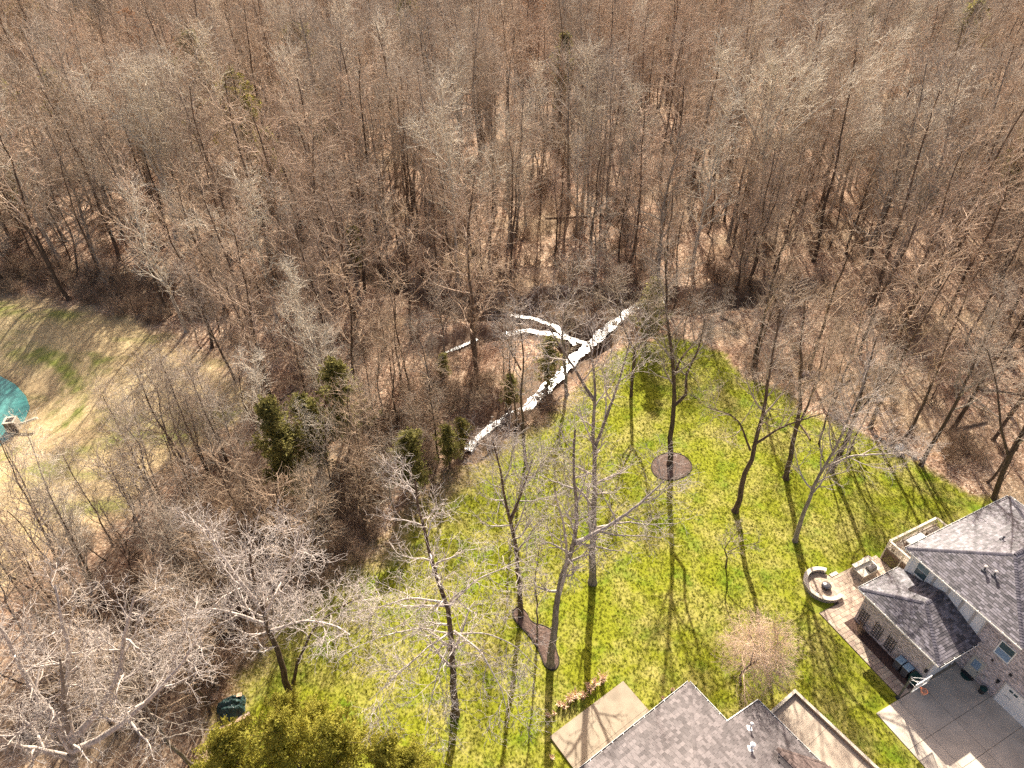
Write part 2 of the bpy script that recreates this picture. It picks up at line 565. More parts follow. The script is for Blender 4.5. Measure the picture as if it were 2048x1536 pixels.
def ground_material():
    m, nt, b = new_mat('ground')
    geo = nd(nt, "ShaderNodeNewGeometry")
    pos = geo.outputs["Position"]
    L_ = nd(nt, "ShaderNodeAttribute", attribute_name="lawn").outputs["Fac"]
    F_ = nd(nt, "ShaderNodeAttribute", attribute_name="field").outputs["Fac"]
    W_ = nd(nt, "ShaderNodeAttribute", attribute_name="wet").outputs["Fac"]  # carries wet soil, the painted gully shade and the browner ground
    G_ = nd(nt, "ShaderNodeAttribute", attribute_name="green").outputs["Fac"]
    # leaf litter
    vo = nd(nt, "ShaderNodeTexVoronoi")
    vo.inputs["Scale"].default_value = 5.5
    nt.links.new(pos, vo.inputs["Vector"])
    sx = nd(nt, "ShaderNodeSeparateColor")
    nt.links.new(vo.outputs["Color"], sx.inputs[0])
    leaf = ramp(nt, sx.outputs[0], [(0.0, (0.15, 0.088, 0.055)), (0.35, (0.36, 0.24, 0.17)), (0.7, (0.47, 0.335, 0.24)), (0.93, (0.66, 0.53, 0.41))])
    big = noise(nt, pos, 0.16, 5, 0.6)
    tint = ramp(nt, big, [(0.32, (0.62, 0.50, 0.42)), (0.5, (0.98, 0.93, 0.88)), (0.68, (1.12, 1.06, 0.97))])
    litter = mixc(nt, 1.0, leaf, tint, 'MULTIPLY')
    straw = ramp(nt, noise(nt, pos, 0.07, 3), [(0.5, (0, 0, 0)), (0.66, (0.5,) * 3)])
    litter = mixc(nt, straw, litter, ramp(nt, noise(nt, pos, 3.5, 4), [(0.3, (0.30, 0.23, 0.13)), (0.7, (0.47, 0.37, 0.23))]))
    sx2 = nd(nt, "ShaderNodeSeparateXYZ")
    nt.links.new(pos, sx2.inputs[0])
    # dry field
    fn = noise(nt, pos, 2.2, 5, 0.7)
    dry = ramp(nt, fn, [(0.28, (0.30, 0.215, 0.11)), (0.5, (0.47, 0.355, 0.19)), (0.72, (0.60, 0.475, 0.28))])
    mp = nd(nt, "ShaderNodeMapping")
    mp.inputs["Rotation"].default_value = (0, 0, R(-40))
    mp.inputs["Scale"].default_value = (0.05, 0.14, 1)
    nt.links.new(pos, mp.inputs[0])
    gmask = ramp(nt, noise(nt, mp.outputs[0], 1.0, 4), [(0.52, (0, 0, 0)), (0.64, (0.85,) * 3)])
    field = mixc(nt, gmask, dry, ramp(nt, fn, [(0.3, (0.10, 0.14, 0.02)), (0.7, (0.24, 0.25, 0.06))]))
    rmask = ramp(nt, noise(nt, pos, 0.11, 4), [(0.5, (0, 0, 0)), (0.66, (0.4,) * 3)])
    field = mixc(nt, rmask, field, ramp(nt, noise(nt, pos, 4.0, 4), [(0.3, (0.16, 0.10, 0.06)), (0.7, (0.34, 0.24, 0.15))]))
    field = mixc(nt, math_n(nt, 'MULTIPLY', G_, 0.85), field, ramp(nt, fn, [(0.3, (0.12, 0.17, 0.02)), (0.7, (0.27, 0.29, 0.06))]))
    # lawn
    ln = noise(nt, pos, 3.2, 6, 0.72)
    lawn = ramp(nt, ln, [(0.3, (0.16, 0.175, 0.012)), (0.5, (0.215, 0.23, 0.016)), (0.7, (0.28, 0.275, 0.035))])
    yel = ramp(nt, noise(nt, pos, 0.22, 5, 0.65), [(0.44, (0, 0, 0)), (0.62, (0.7,) * 3)])
    lawn = mixc(nt, yel, lawn, ramp(nt, ln, [(0.3, (0.27, 0.23, 0.05)), (0.7, (0.44, 0.38, 0.15))]))
    grn = ramp(nt, noise(nt, pos, 0.33, 5, 0.6), [(0.52, (0, 0, 0)), (0.68, (0.8,) * 3)])
    lawn = mixc(nt, grn, lawn, ramp(nt, ln, [(0.3, (0.06, 0.115, 0.006)), (0.7, (0.16, 0.235, 0.014))]))
    spk = ramp(nt, noise(nt, pos, 7.5, 2), [(0.69, (0, 0, 0)), (0.74, (0.55,) * 3)])
    lawn = mixc(nt, spk, lawn, (0.42, 0.36, 0.18))
    c = mixc(nt, F_, litter, field)
    c = mixc(nt, L_, c, lawn)
    wet_shade_c = ramp(nt, noise(nt, pos, 1.8, 5), [(0.35, (0.045, 0.028, 0.02)), (0.7, (0.15, 0.10, 0.07))])
    c = mixc(nt, math_n(nt, 'MULTIPLY', W_, 0.75), c, wet_shade_c)
    nt.links.new(c, b.inputs["Base Color"])
    b.inputs["Roughness"].default_value = 0.95
    b.inputs["Specular IOR Level"].default_value = 0.1
    hh = math_n(nt, 'ADD', noise(nt, pos, 5.0, 5, 0.7), sx.outputs[1])
    hh = math_n(nt, 'MULTIPLY', hh, math_n(nt, 'SUBTRACT', 1.0, math_n(nt, 'MULTIPLY', L_, 0.7)))
    bump(nt, b, hh, 0.9, 0.09)
    return m


M['ground'] = ground_material()


def grid_piece(name, mask, label):
    """the part of the terrain grid whose cells carry mask, as one sheet"""
    jj, ii = np.nonzero(mask)
    q = np.stack([jj * nx + ii, jj * nx + ii + 1, (jj + 1) * nx + ii + 1, (jj + 1) * nx + ii], 1)
    used, inv = np.unique(q, return_inverse=True)
    q = inv.reshape(q.shape)
    me = D.meshes.new(name)
    co = np.stack([GX.ravel()[used], GY.ravel()[used], GZ.ravel()[used]], 1)
    me.vertices.add(len(co))
    me.vertices.foreach_set('co', co.ravel())
    me.loops.add(q.size)
    me.loops.foreach_set('vertex_index', q.ravel().astype(np.int32))
    me.polygons.add(len(q))
    me.polygons.foreach_set('loop_start', np.arange(0, q.size, 4, dtype=np.int32))
    me.polygons.foreach_set('use_smooth', np.ones(len(q), bool))
    for nm, arr in (('lawn', lawn_a), ('field', field_a), ('green', green_a), ('wet', np.maximum(wet_shade_a, shore_a * 0.6))):  # the last one also holds the shade painted along the gully
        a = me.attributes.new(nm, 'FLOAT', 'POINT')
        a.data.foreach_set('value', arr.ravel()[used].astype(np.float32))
    me.update(calc_edges=True)
    me.materials.append(M['ground'])
    o = link(D.objects.new(name, me))
    return tag(o, label, None, None, 'structure')


cl = (w_l[:-1, :-1] + w_l[1:, 1:]) / 2 < 0.2
cf = ((w_f[:-1, :-1] + w_f[1:, 1:]) / 2 < 0) & ~cl
grid_piece('lawn', cl, 'bright green mown lawn with long tree shadows')
grid_piece('field', cf, 'dry tan grass bank sloping down to the pond')
grid_piece('forest_floor', ~cl & ~cf, 'woodland ground covered in tan fallen leaves')


# water
def water_mat(name, c, rough, bscale, bstr, alpha_c=None):
    m, nt, b = new_mat(name)
    geo = nd(nt, "ShaderNodeNewGeometry")
    pos = geo.outputs["Position"]
    cc = ramp(nt, noise(nt, pos, 0.25, 4), [(0.35, c), (0.65, alpha_c or c)])
    nt.links.new(cc, b.inputs["Base Color"])
    b.inputs["Roughness"].default_value = rough
    b.inputs["Specular IOR Level"].default_value = 0.5
    mp = nd(nt, "ShaderNodeMapping")
    mp.inputs["Scale"].default_value = (1.6, 0.6, 1)
    nt.links.new(pos, mp.inputs[0])
    bump(nt, b, noise(nt, mp.outputs[0], bscale, 4), bstr, 0.05)
    return m


M['pond'] = water_mat('pond_water', (0.03, 0.17, 0.16), 0.2, 3.0, 0.35, (0.10, 0.30, 0.27))
M['creek'] = water_mat('creek_water', (0.08, 0.07, 0.06), 0.30, 3.0, 1.0, (0.20, 0.18, 0.16))
b_ = MB()
pp = [(x, y, POND_Z + 0.02) for x, y in pond_poly]
b_.add(pp, [tuple(range(len(pp)))])
tag(b_.build('pond', M['pond']), 'teal pond water at the field edge', None, None, 'structure')


def ribbon(name, pl, w0, w1, z, label, seed):
    rg = np.random.default_rng(seed)
    P_ = np.array(pl)
    seg = np.r_[0, np.cumsum(np.hypot(*np.diff(P_, axis=0).T))]
    n = int(seg[-1] / 0.35) + 2
    s = np.linspace(0, seg[-1], n)
    cx = np.interp(s, seg, P_[:, 0])
    cy = np.interp(s, seg, P_[:, 1])
    tx, ty = np.gradient(cx), np.gradient(cy)
    L = np.hypot(tx, ty)
    tx, ty = tx / L, ty / L
    w = np.linspace(w0, w1, n) + 0.2 * np.sin(pi * np.linspace(0, 1, n)) ** 2 * (name == 'creek_water')
    wl = w * (1 + 0.45 * np.sin(s * 1.3 + seed) * np.sin(s * 0.5) + 0.10 * rg.normal(size=n))
    wr = w * (1 + 0.45 * np.sin(s * 1.1 + 2 * seed) * np.sin(s * 0.7 + 1) + 0.10 * rg.normal(size=n))
    vs = [(cx[i] - ty[i] * wl[i], cy[i] + tx[i] * wl[i], z) for i in range(n)] + [(cx[i] + ty[i] * wr[i], cy[i] - tx[i] * wr[i], z) for i in range(n)]
    b = MB()
    b.add(vs, [(i, n + i, n + i + 1, i + 1) for i in range(n - 1)])
    return tag(b.build(name, M['creek']), label, None, None, 'structure')


ribbon('creek_water', creek_main, 0.45, 0.62, CZ, 'sunlit creek glinting white between the trees', 1)
ribbon('creek_branch_water', creek_b, 0.4, 0.5, CZ + 0.006, 'short glinting side arm of the creek', 2)
ribbon('creek_pool_water', creek_c, 0.3, 0.4, CZ + 0.012, 'upper glinting side arm of the creek', 3)
ribbon('puddle', creek_d, 0.3, 0.22, CZ + 0.004, 'grey puddle in the creek bed', 4)


# ------------------------------------------------------------------ trees
def unit(a):
    return a / np.maximum(1e-9, np.linalg.norm(a, axis=-1, keepdims=True))


class Tree:
    def __init__(s, seed):
        s.rg = np.random.default_rng(seed)
        s.thick = 0.028
        s.parts = []                           # (pts N,K,3 ; rad N,K ; sides ; slot)

    def put(s, pts, rad, sides, slot):
        s.parts.append((pts, rad, sides, slot))

    def spawn(s, pts, rad, per, t0, t1, length, ang, K, wig=0.12, up=0.1, ratio=0.55, tip=0.25, lshape=None, rmin=0.008):
        rg = s.rg
        N, PK, _ = pts.shape
        t = (np.arange(per)[None, :] + rg.uniform(0.1, 0.9, (N, per))) / per
        t = t0 + (t1 - t0) * t
        f = t * (PK - 1)
        i = np.clip(f.astype(int), 0, PK - 2)
        fr = (f - i)[..., None]
        n_ = np.arange(N)[:, None]
        a, b = pts[n_, i], pts[n_, i + 1]
        pos = a + (b - a) * fr
        T = unit(b - a)
        r = rad[n_, i] * (1 - fr[..., 0]) + rad[n_, i + 1] * fr[..., 0]
        ref = unit(rg.normal(size=T.shape))
        U = unit(np.cross(T, ref))
        W = np.cross(T, U)
        phi = rg.uniform(0, 6.28, (N, 1)) + np.arange(per)[None, :] * 2.4 + rg.normal(0, 0.5, (N, per))
        # keep azimuths even round the parent by using a fixed frame
        refc = np.where(np.abs(T[..., 2:3]) > 0.8, np.array([1.0, 0, 0]), np.array([0, 0, 1.0]))
        U = unit(np.cross(T, refc))
        W = np.cross(T, U)
        al = np.radians(rg.uniform(ang[0], ang[1], (N, per)))[..., None]
        d = unit(np.cos(al) * T + np.sin(al) * (np.cos(phi)[..., None] * U + np.sin(phi)[..., None] * W))
        L = rg.uniform(length[0], length[1], (N, per))
        if lshape is not None:
            L = L * lshape((t - t0) / max(1e-6, t1 - t0))
        plen = np.linalg.norm(np.diff(pts, axis=1), axis=2).sum(1)[:, None]
        L = np.minimum(L, plen * 1.1 + 0.1)
        M_ = N * per
        pos, d, L, r = pos.reshape(M_, 3), d.reshape(M_, 3), L.reshape(M_), r.reshape(M_)
        out = np.empty((M_, K, 3))
        out[:, 0] = pos
        st = (L / (K - 1))[:, None]
        for k in range(1, K):
            d = unit(d + rg.normal(0, wig, d.shape) + np.array([0, 0, up]))
            out[:, k] = out[:, k - 1] + d * st
        r0 = np.maximum(rmin, np.minimum(r * ratio, L * s.thick + 0.004))
        rr = r0[:, None] * np.linspace(1, tip, K)[None, :]
        rr = np.maximum(rr, rmin * 0.55)
        return out, rr

    def mesh(s, name, slots, mats):
        vs, qs, base = [], [], 0
        mids = []
        for pts, rad, S, slot in s.parts:
            if slot not in slots:
                continue
            N, K, _ = pts.shape
            T = np.empty_like(pts)
            T[:, 1:-1] = pts[:, 2:] - pts[:, :-2]
            T[:, 0] = pts[:, 1] - pts[:, 0]
            T[:, -1] = pts[:, -1] - pts[:, -2]
            T = unit(T)
            ax = unit(pts[:, -1] - pts[:, 0])
            ref = np.where(np.abs(ax[:, 2:3]) > 0.7, np.array([1.0, 0.3, 0]), np.array([0, 0.2, 1.0]))
            U = unit(np.cross(T, ref[:, None, :]))
            W = np.cross(T, U)
            a = np.arange(S) * 2 * pi / S
            ring = pts[:, :, None, :] + rad[:, :, None, None] * (np.cos(a)[None, None, :, None] * U[:, :, None, :] + np.sin(a)[None, None, :, None] * W[:, :, None, :])
            vs.append(ring.reshape(-1, 3))
            idx = base + np.arange(N * K * S).reshape(N, K, S)
            q = np.stack([idx[:, :-1, :], np.roll(idx[:, :-1, :], -1, 2), np.roll(idx[:, 1:, :], -1, 2), idx[:, 1:, :]], -1).reshape(-1, 4)
            qs.append(q)
            mids.append(np.full(len(q), slots[slot], np.int32))
            base += N * K * S
        return np_mesh(name, np.concatenate(vs), np.concatenate(qs), mats, np.concatenate(mids))


def np_mesh(name, v, q, mats, mi=None, tone=None, smooth=True):
    me = D.meshes.new(name)
    me.vertices.add(len(v))
    me.vertices.foreach_set('co', np.asarray(v, np.float32).ravel())
    k = q.shape[1]
    me.loops.add(q.size)
    me.loops.foreach_set('vertex_index', q.ravel().astype(np.int32))
    me.polygons.add(len(q))
    me.polygons.foreach_set('loop_start', np.arange(0, q.size, k, dtype=np.int32))
    if smooth:
        me.polygons.foreach_set('use_smooth', np.ones(len(q), bool))
    for m in mats:
        me.materials.append(m)
    if mi is not None:
        me.polygons.foreach_set('material_index', mi)
    if tone is not None:
        a = me.attributes.new('tone', 'FLOAT', 'FACE')
        a.data.foreach_set('value', tone.astype(np.float32))
    me.update(calc_edges=True)
    return me


def resample(P_, K):
    P_ = np.array(P_, float)
    seg = np.r_[0, np.cumsum(np.linalg.norm(np.diff(P_, axis=0), axis=1))]
    s = np.linspace(0, seg[-1], K)
    # light smoothing by Catmull-like cubic through numpy interp twice
    q = np.stack([np.interp(s, seg, P_[:, i]) for i in range(3)], 1)
    q[1:-1] = 0.25 * q[:-2] + 0.5 * q[1:-1] + 0.25 * q[2:]
    return q


def bare_tree(seed, trunks, limbs=18, l_len=(5, 7), l_ang=(35, 60), t0=0.4, up=0.10, wig=0.14, d=(7, 6, 5), twig=1.0, sub=(2.2, 1.0, 0.55), tiprad=0.010, lshape=None, up2=0.08, thick=0.028, bmin=0.016, dark_to=99):
    """trunks: list of (points, r0, r1, first, share) in local coordinates; slots: 0 trunk, 1 limbs and twigs"""
    T = Tree(seed)
    T.thick = thick
    alll, allr = [], []
    for k, (pts, r0, r1, first, share) in enumerate(trunks):
        K = 14
        q = resample(pts, K)
        L = np.linalg.norm(q[-1] - q[0])
        q[1:-1] += T.rg.normal(0, 0.0022 * L, (K - 2, 3)) * np.array([1, 1, 0.2])
        rr = r0 + (r1 - r0) * np.linspace(0, 1, K) ** 0.8
        if k == 0:
            rr[0] *= 1.45
            q2 = q[0] * 0.965 + q[1] * 0.035
            q = np.insert(q, 1, q[0] + (q[1] - q[0]) * 0.3, axis=0)
            rr = np.insert(rr, 1, rr[1] * 1.08)
        T.put(q[None], rr[None], 9, 0 if k < dark_to else 1)
        n1 = max(2, int(round(limbs * share)))
        ls = lshape or (lambda t: 1.0 - 0.55 * t)
        a, ra = T.spawn(q[None], rr[None], n1, first, 0.985, l_len, l_ang, 8, wig * 0.75, up, 0.62, 0.22, ls, 0.02)
        alll.append(a)
        allr.append(ra)
    a = np.concatenate(alll)
    ra = np.concatenate(allr)
    T.put(a, ra, 5, 1)  # limbs take the paler twig colour: their sunlit tops put into the colour
    b, rb = T.spawn(a, ra, d[0], 0.18, 1.0, (sub[0] * 0.6, sub[0] * 1.25), (28, 60), 5, wig, up2, 0.6, 0.3, lambda t: 1.05 - 0.5 * t, max(bmin, tiprad * 1.3))
    T.put(b, rb, 4, 1)
    c, rc = T.spawn(b, rb, d[1], 0.15, 1.0, (sub[1] * 0.6, sub[1] * 1.3), (28, 65), 4, wig * 1.2, up2, 0.7, 0.5, None, tiprad)
    T.put(c, rc, 3, 1)
    if d[2]:
        e, re_ = T.spawn(c, rc, d[2], 0.2, 1.0, (sub[2] * 0.6, sub[2] * 1.3), (28, 65), 3, wig * 1.2, up2, 0.8, 0.5, None, tiprad * 0.8)
        T.put(e, re_, 3, 1)
    return T


def tree_meshes(T, name, trunk_mat, twig_mat):
    tr = T.mesh('trunk', {0: 0}, [trunk_mat])
    cr = T.mesh('crown', {1: 0}, [twig_mat])
    return tr, cr


def place_tree(name, tr, cr, loc, rz, sc_, label, cat='tree', group=None, tname='trunk', cname='crown'):
    o = empty(name, loc, rz, label, cat, group)
    o.scale = (sc_,) * 3 if not hasattr(sc_, '__len__') else sc_
    a = link(D.objects.new(tname, tr), o)
    c = link(D.objects.new(cname, cr), o)
    return o, a, c


# ---- prototypes of the woodland trees
protos = []
PSPEC = [
    # height, r0, limbs, l_len, ang, t0, up, d, trunkmat, twigmat, word
    (25, 0.22, 22, (4.5, 8.0), (28, 62), 0.42, 0.08, 'bark_dark', 'twig_brown', 'tall brown'),
    (23, 0.19, 20, (4.2, 7.5), (30, 64), 0.45, 0.08, 'bark_dark', 'twig_rose', 'tall rosy-twigged'),
    (21, 0.16, 18, (4.0, 7.0), (32, 66), 0.38, 0.08, 'bark_grey', 'twig_grey', 'mid-height grey'),
    (26, 0.27, 26, (5.5, 9.5), (32, 68), 0.36, 0.08, 'bark_grey', 'twig_grey', 'large grey'),
    (18, 0.13, 15, (3.0, 5.0), (28, 60), 0.32, 0.06, 'bark_dark', 'twig_brown', 'slim dark'),
    (22, 0.22, 22, (5.0, 8.5), (38, 72), 0.32, 0.05, 'bark_dark', 'twig_rose', 'wide rosy-twigged'),
    (24, 0.24, 22, (4.5, 7.0), (25, 50), 0.35, 0.12, 'bark_pale', 'twig_pale', 'pale barked'),
    (20, 0.15, 16, (3.6, 6.5), (30, 62), 0.42, 0.08, 'bark_dark', 'twig_brown', 'mid-height brown'),
    (16, 0.11, 14, (2.8, 4.5), (30, 60), 0.28, 0.05, 'bark_dark', 'twig_grey', 'small grey'),
]
for k, (H_, r0, nl, ll, an, t0, up, tm, wm, word) in enumerate(PSPEC):
    rg = np.random.default_rng(100 + k)
    n = 7
    path = np.zeros((n, 3))
    path[:, 2] = np.linspace(0, H_, n)
    path[1:, :2] = np.cumsum(rg.normal(0, 0.28, (n - 1, 2)) * np.array([1.3, 1.0]), 0)
    T = bare_tree(100 + k, [(path, r0 * 1.35, 0.05, t0 - 0.04, 1.0)], int(nl * (0.62 if k in (0, 1, 4, 7) else 0.85)), ll, an, t0, up, d=(5, 5, 0) if k in (0, 1, 4, 7) else (6, 5, 0), sub=(3.0, 1.7, 0.8), tiprad=0.020, thick=0.046, bmin=0.036, wig=0.17)
    tr, cr = tree_meshes(T, 'p', M[tm], M[wm])
    protos.append((tr, cr, word, H_))
# young thin understorey trees
saps = []
for k in range(3):
    rg = np.random.default_rng(200 + k)
    H_ = (9, 7, 11)[k]
    path = np.zeros((6, 3))
    path[:, 2] = np.linspace(0, H_, 6)
    path[1:, :2] = np.cumsum(rg.normal(0, 0.16, (5, 2)), 0)
    T = bare_tree(200 + k, [(path, 0.07, 0.012, 0.2, 1.0)], 14, (1.4, 2.6), (30, 60), 0.2, 0.08, d=(5, 4, 0), sub=(1.0, 0.55, 0.3), tiprad=0.013)
    saps.append(tree_meshes(T, 's', M['bark_dark'], M['brush' if k != 1 else 'twig_grey']))
# brush: multi-stem shrubs
shrubs = []
for k in range(4):
    rg = np.random.default_rng(300 + k)
    T = Tree(300 + k)
    ns = 14
    base = rg.normal(0, 0.35, (ns, 3))
    base[:, 2] = 0
    H_ = (2.6, 1.8, 3.4, 2.2)[k]
    K = 6
    dirs = unit(np.stack([rg.normal(0, 0.5, ns), rg.normal(0, 0.5, ns), np.ones(ns)], 1))
    pts = np.empty((ns, K, 3))
    pts[:, 0] = base
    for i in range(1, K):
        dirs = unit(dirs + rg.normal(0, 0.16, dirs.shape) - np.array([0, 0, 0.06]))
        pts[:, i] = pts[:, i - 1] + dirs * H_ / (K - 1) * rg.uniform(0.6, 1.2, (ns, 1))
    rad = np.linspace(0.03, 0.01, K)[None].repeat(ns, 0)
    T.put(pts, rad, 3, 0)
    b, rb = T.spawn(pts, rad, 8, 0.15, 1.0, (0.6, 1.3), (25, 65), 4, 0.2, 0.0, 0.7, 0.5, None, 0.012)
    T.put(b, rb, 3, 0)
    c, rc = T.spawn(b, rb, 6, 0.1, 1.0, (0.25, 0.6), (25, 70), 3, 0.2, 0.0, 0.8, 0.6, None, 0.010)
    T.put(c, rc, 3, 0)
    shrubs.append(T.mesh('shrub', {0: 0}, [M['brush'] if k != 3 else M['twig_brown']]))


def leaf_cloud(cent, nrm_bias, size, n_per, rg, spread):
    """many small two-triangle leaf faces round the given centres"""
    N = len(cent)
    c = np.repeat(cent, n_per, 0) + rg.normal(0, 1, (N * n_per, 3)) * spread
    n = unit(rg.normal(0, 1, c.shape) + nrm_bias)
    u = unit(np.cross(n, rg.normal(0, 1, c.shape)))
    w = np.cross(n, u)
    s = size * rg.uniform(0.6, 1.3, (len(c), 1))
    v = np.stack([c - u * s * 0.5, c + w * s * 0.28, c + u * s * 0.7, c - w * s * 0.28], 1).reshape(-1, 3)
    q = np.arange(len(v)).reshape(-1, 4)
    return v, q, np.repeat(rg.uniform(0, 1, N), n_per)


def evergreen(seed, H_, rad_, mat, n1=46, leafn=12, size=0.17, shape=0.75):
    rg = np.random.default_rng(seed)
    T = Tree(seed)
    path = np.zeros((8, 3))
    path[:, 2] = np.linspace(0, H_, 8)
    path[1:, :2] = np.cumsum(rg.normal(0, 0.05, (7, 2)), 0)
    rr = np.linspace(0.13, 0.02, 8)
    T.put(path[None], rr[None], 6, 0)
    a, ra = T.spawn(path[None], rr[None], n1, 0.08, 0.99, (rad_ * 0.75, rad_ * 1.15), (48, 78), 6, 0.10, 0.10, 0.5, 0.3, lambda t: np.maximum(0.12, (1 - t) ** shape * (0.75 + 0.5 * np.sin(t * 19 + seed))), 0.015)
    T.put(a, ra, 3, 0)
    b, rb = T.spawn(a, ra, 7, 0.15, 1.0, (0.35, 0.8), (30, 60), 3, 0.12, 0.10, 0.7, 0.5, None, 0.01)
    T.put(b, rb, 3, 0)
    tr = T.mesh('trunk', {0: 0}, [M['bark_dark']])
    cent = np.concatenate([b[:, 1], b[:, 2], (b[:, 1] + b[:, 2]) / 2, a[:, -1], a[:, -2]])
    v, q, tn = leaf_cloud(cent, np.array([0, 0, 0.4]), size, leafn, rg, 0.11)
    cr = np_mesh('foliage', v, q, [mat], None, tn, False)
    return tr, cr


cedars = [evergreen(400, 9.0, 2.7, M['cedar'], 60, 5, 0.24, 0.7), evergreen(401, 6.5, 2.3, M['cedar'], 46, 5, 0.22, 0.6)]
ycedars = [evergreen(402, 7.5, 3.1, M['cedar_yellow'], 62, 9, 0.17, 0.45), evergreen(403, 6.0, 2.9, M['cedar_yellow'], 52, 9, 0.17, 0.4)]
rust = evergreen(404, 15.0, 4.6, M['rust_leaf'], 70, 5, 0.26, 0.45)

occupied = []                                  # (x, y, r) kept clear of random trees


def zat(x, y):
    return float(height(np.array([x]), np.array([y]))[0])


def hero(px, py, paths, label, name='bare_tree', mats=('bark_grey', 'twig_grey'), seed=1, clear=1.5, cat='tree', dys=None, **kw):
    """a tree traced from the photograph: base pixel, then trunk and main limbs as pixel paths stood up at the base's distance"""
    g = G(px, py)
    z = zat(g[0], g[1])
    g = G(px, py, z)
    Y = g[1]
    tr = []
    for k, p in enumerate(paths):
        pts, r0, r1, first, share = p[:5]
        dy = p[5] if len(p) > 5 else 0.0
        P_ = []
        n = len(pts)
        for i, q in enumerate(pts):
            yy = Y + dy * (i / max(1, n - 1)) + (p[6] if len(p) > 6 else 0.0)
            w = V(q[0], q[1], yy)
            P_.append(w - g)
        if k == 0:
            P_ = [np.array([0, 0, -0.15])] + P_
        tr.append((P_, r0, r1, first, share))
    T = bare_tree(seed, tr, **kw)
    a, c = tree_meshes(T, 'h', M[mats[0]], M[mats[1]])
    occupied.append((g[0], g[1], clear))
    place_tree(name, a, c, g, 0, 1.0, label, cat)
    return g


BIG = dict(d=(6, 4, 3), tiprad=0.0125, thick=0.034, bmin=0.022)
# --- trees standing on the lawn
hero(1185, 1165, [([(1187, 1060), (1190, 950), (1190, 860), (1186, 760), (1180, 690)], 0.36, 0.06, 0.22, 0.6),
                  ([(1188, 900), (1215, 830), (1245, 740), (1262, 670)], 0.16, 0.04, 0.2, 0.2, 2.0),
                  ([(1187, 800), (1150, 740), (1120, 690), (1095, 650)], 0.14, 0.04, 0.2, 0.2, -1.0)],
     'tallest lawn tree, thick straight grey trunk rising from open grass left of the lawn middle', seed=1, mats=('bark_grey', 'twig_silver'),
     limbs=24, l_len=(4, 6.5), l_ang=(30, 62), sub=(2.2, 1.15, 0.6), **BIG)
hero(1340, 930, [([(1343, 870), (1350, 800), (1347, 740), (1338, 660), (1330, 560), (1330, 500)], 0.33, 0.06, 0.45, 0.5),
                 ([(1350, 810), (1374, 790), (1370, 755), (1382, 728), (1398, 700), (1410, 640)], 0.19, 0.05, 0.35, 0.25),
                 ([(1345, 760), (1360, 720), (1385, 690), (1420, 650)], 0.14, 0.04, 0.35, 0.25, 1.5)],
     'forked lawn tree rising out of the round mulch ring', seed=2, mats=('bark_dark', 'twig_grey'), limbs=24, l_len=(4, 6.5), l_ang=(30, 60), sub=(2.0, 1.0, 0.55), **BIG)
hero(1470, 1022, [([(1487, 960), (1510, 890), (1525, 830), (1536, 760), (1552, 680), (1560, 620)], 0.31, 0.06, 0.5, 0.5),
                  ([(1500, 900), (1480, 845), (1460, 828), (1415, 815)], 0.12, 0.04, 0.3, 0.2),
                  ([(1510, 888), (1560, 855), (1610, 838), (1650, 825)], 0.14, 0.04, 0.3, 0.3, -1.5)],
     'leaning lawn tree with a sawn stub low on its trunk', seed=3, mats=('bark_dark', 'twig_grey'), limbs=24, l_len=(4, 6.5), l_ang=(30, 62), sub=(2.0, 1.0, 0.55), **BIG)
hero(1572, 957, [([(1585, 890), (1598, 830), (1600, 760), (1602, 680), (1610, 600)], 0.30, 0.06, 0.45, 0.7),
                 ([(1592, 860), (1620, 800), (1640, 740), (1650, 690)], 0.15, 0.04, 0.35, 0.3, 1.0)],
     'dark straight lawn tree with flared root base between two leaning trees', seed=4, mats=('bark_dark', 'twig_brown'), limbs=22, l_len=(4, 6), l_ang=(28, 58), sub=(2.0, 1.0, 0.55), **BIG)
hero(1590, 1082, [([(1612, 1010), (1645, 940), (1680, 880), (1700, 830), (1730, 760)], 0.24, 0.05, 0.35, 0.6),
                  ([(1650, 935), (1700, 912), (1760, 908), (1830, 905)], 0.12, 0.035, 0.2, 0.4, -1.0)],
     'pale grey leaning lawn tree with a long limb reaching towards the white rock', seed=5, dark_to=1, mats=('bark_grey', 'twig_silver'), limbs=24, l_len=(3.5, 5.5), l_ang=(30, 65), sub=(1.9, 0.95, 0.5), **BIG)
hero(1662, 942, [([(1690, 890), (1712, 830), (1730, 760), (1752, 680)], 0.30, 0.06, 0.45, 0.7),
                 ([(1705, 840), (1745, 790), (1790, 740)], 0.14, 0.04, 0.3, 0.3)],
     'thick dark trunk leaning over the far corner of the lawn', seed=6, mats=('bark_dark', 'twig_grey'), limbs=20, l_len=(4, 6), l_ang=(30, 58), sub=(2, 1, 0.55), **BIG)
hero(1697, 915, [([(1712, 870), (1740, 820), (1770, 760)], 0.11, 0.03, 0.4, 1.0)],
     'thin dark tree just past the thick leaning trunk on the lawn', seed=7, mats=('bark_dark', 'twig_brown'), limbs=14, l_len=(2, 4), l_ang=(28, 55), d=(6, 5, 0), tiprad=0.013)
hero(1638, 888, [([(1655, 830), (1680, 740), (1700, 650)], 0.12, 0.03, 0.4, 1.0)],
     'slim tree on the lawn edge where grass meets leaves', seed=8, mats=('bark_dark', 'twig_brown'), limbs=14, l_len=(2, 4), l_ang=(28, 55), d=(6, 5, 0), tiprad=0.013)
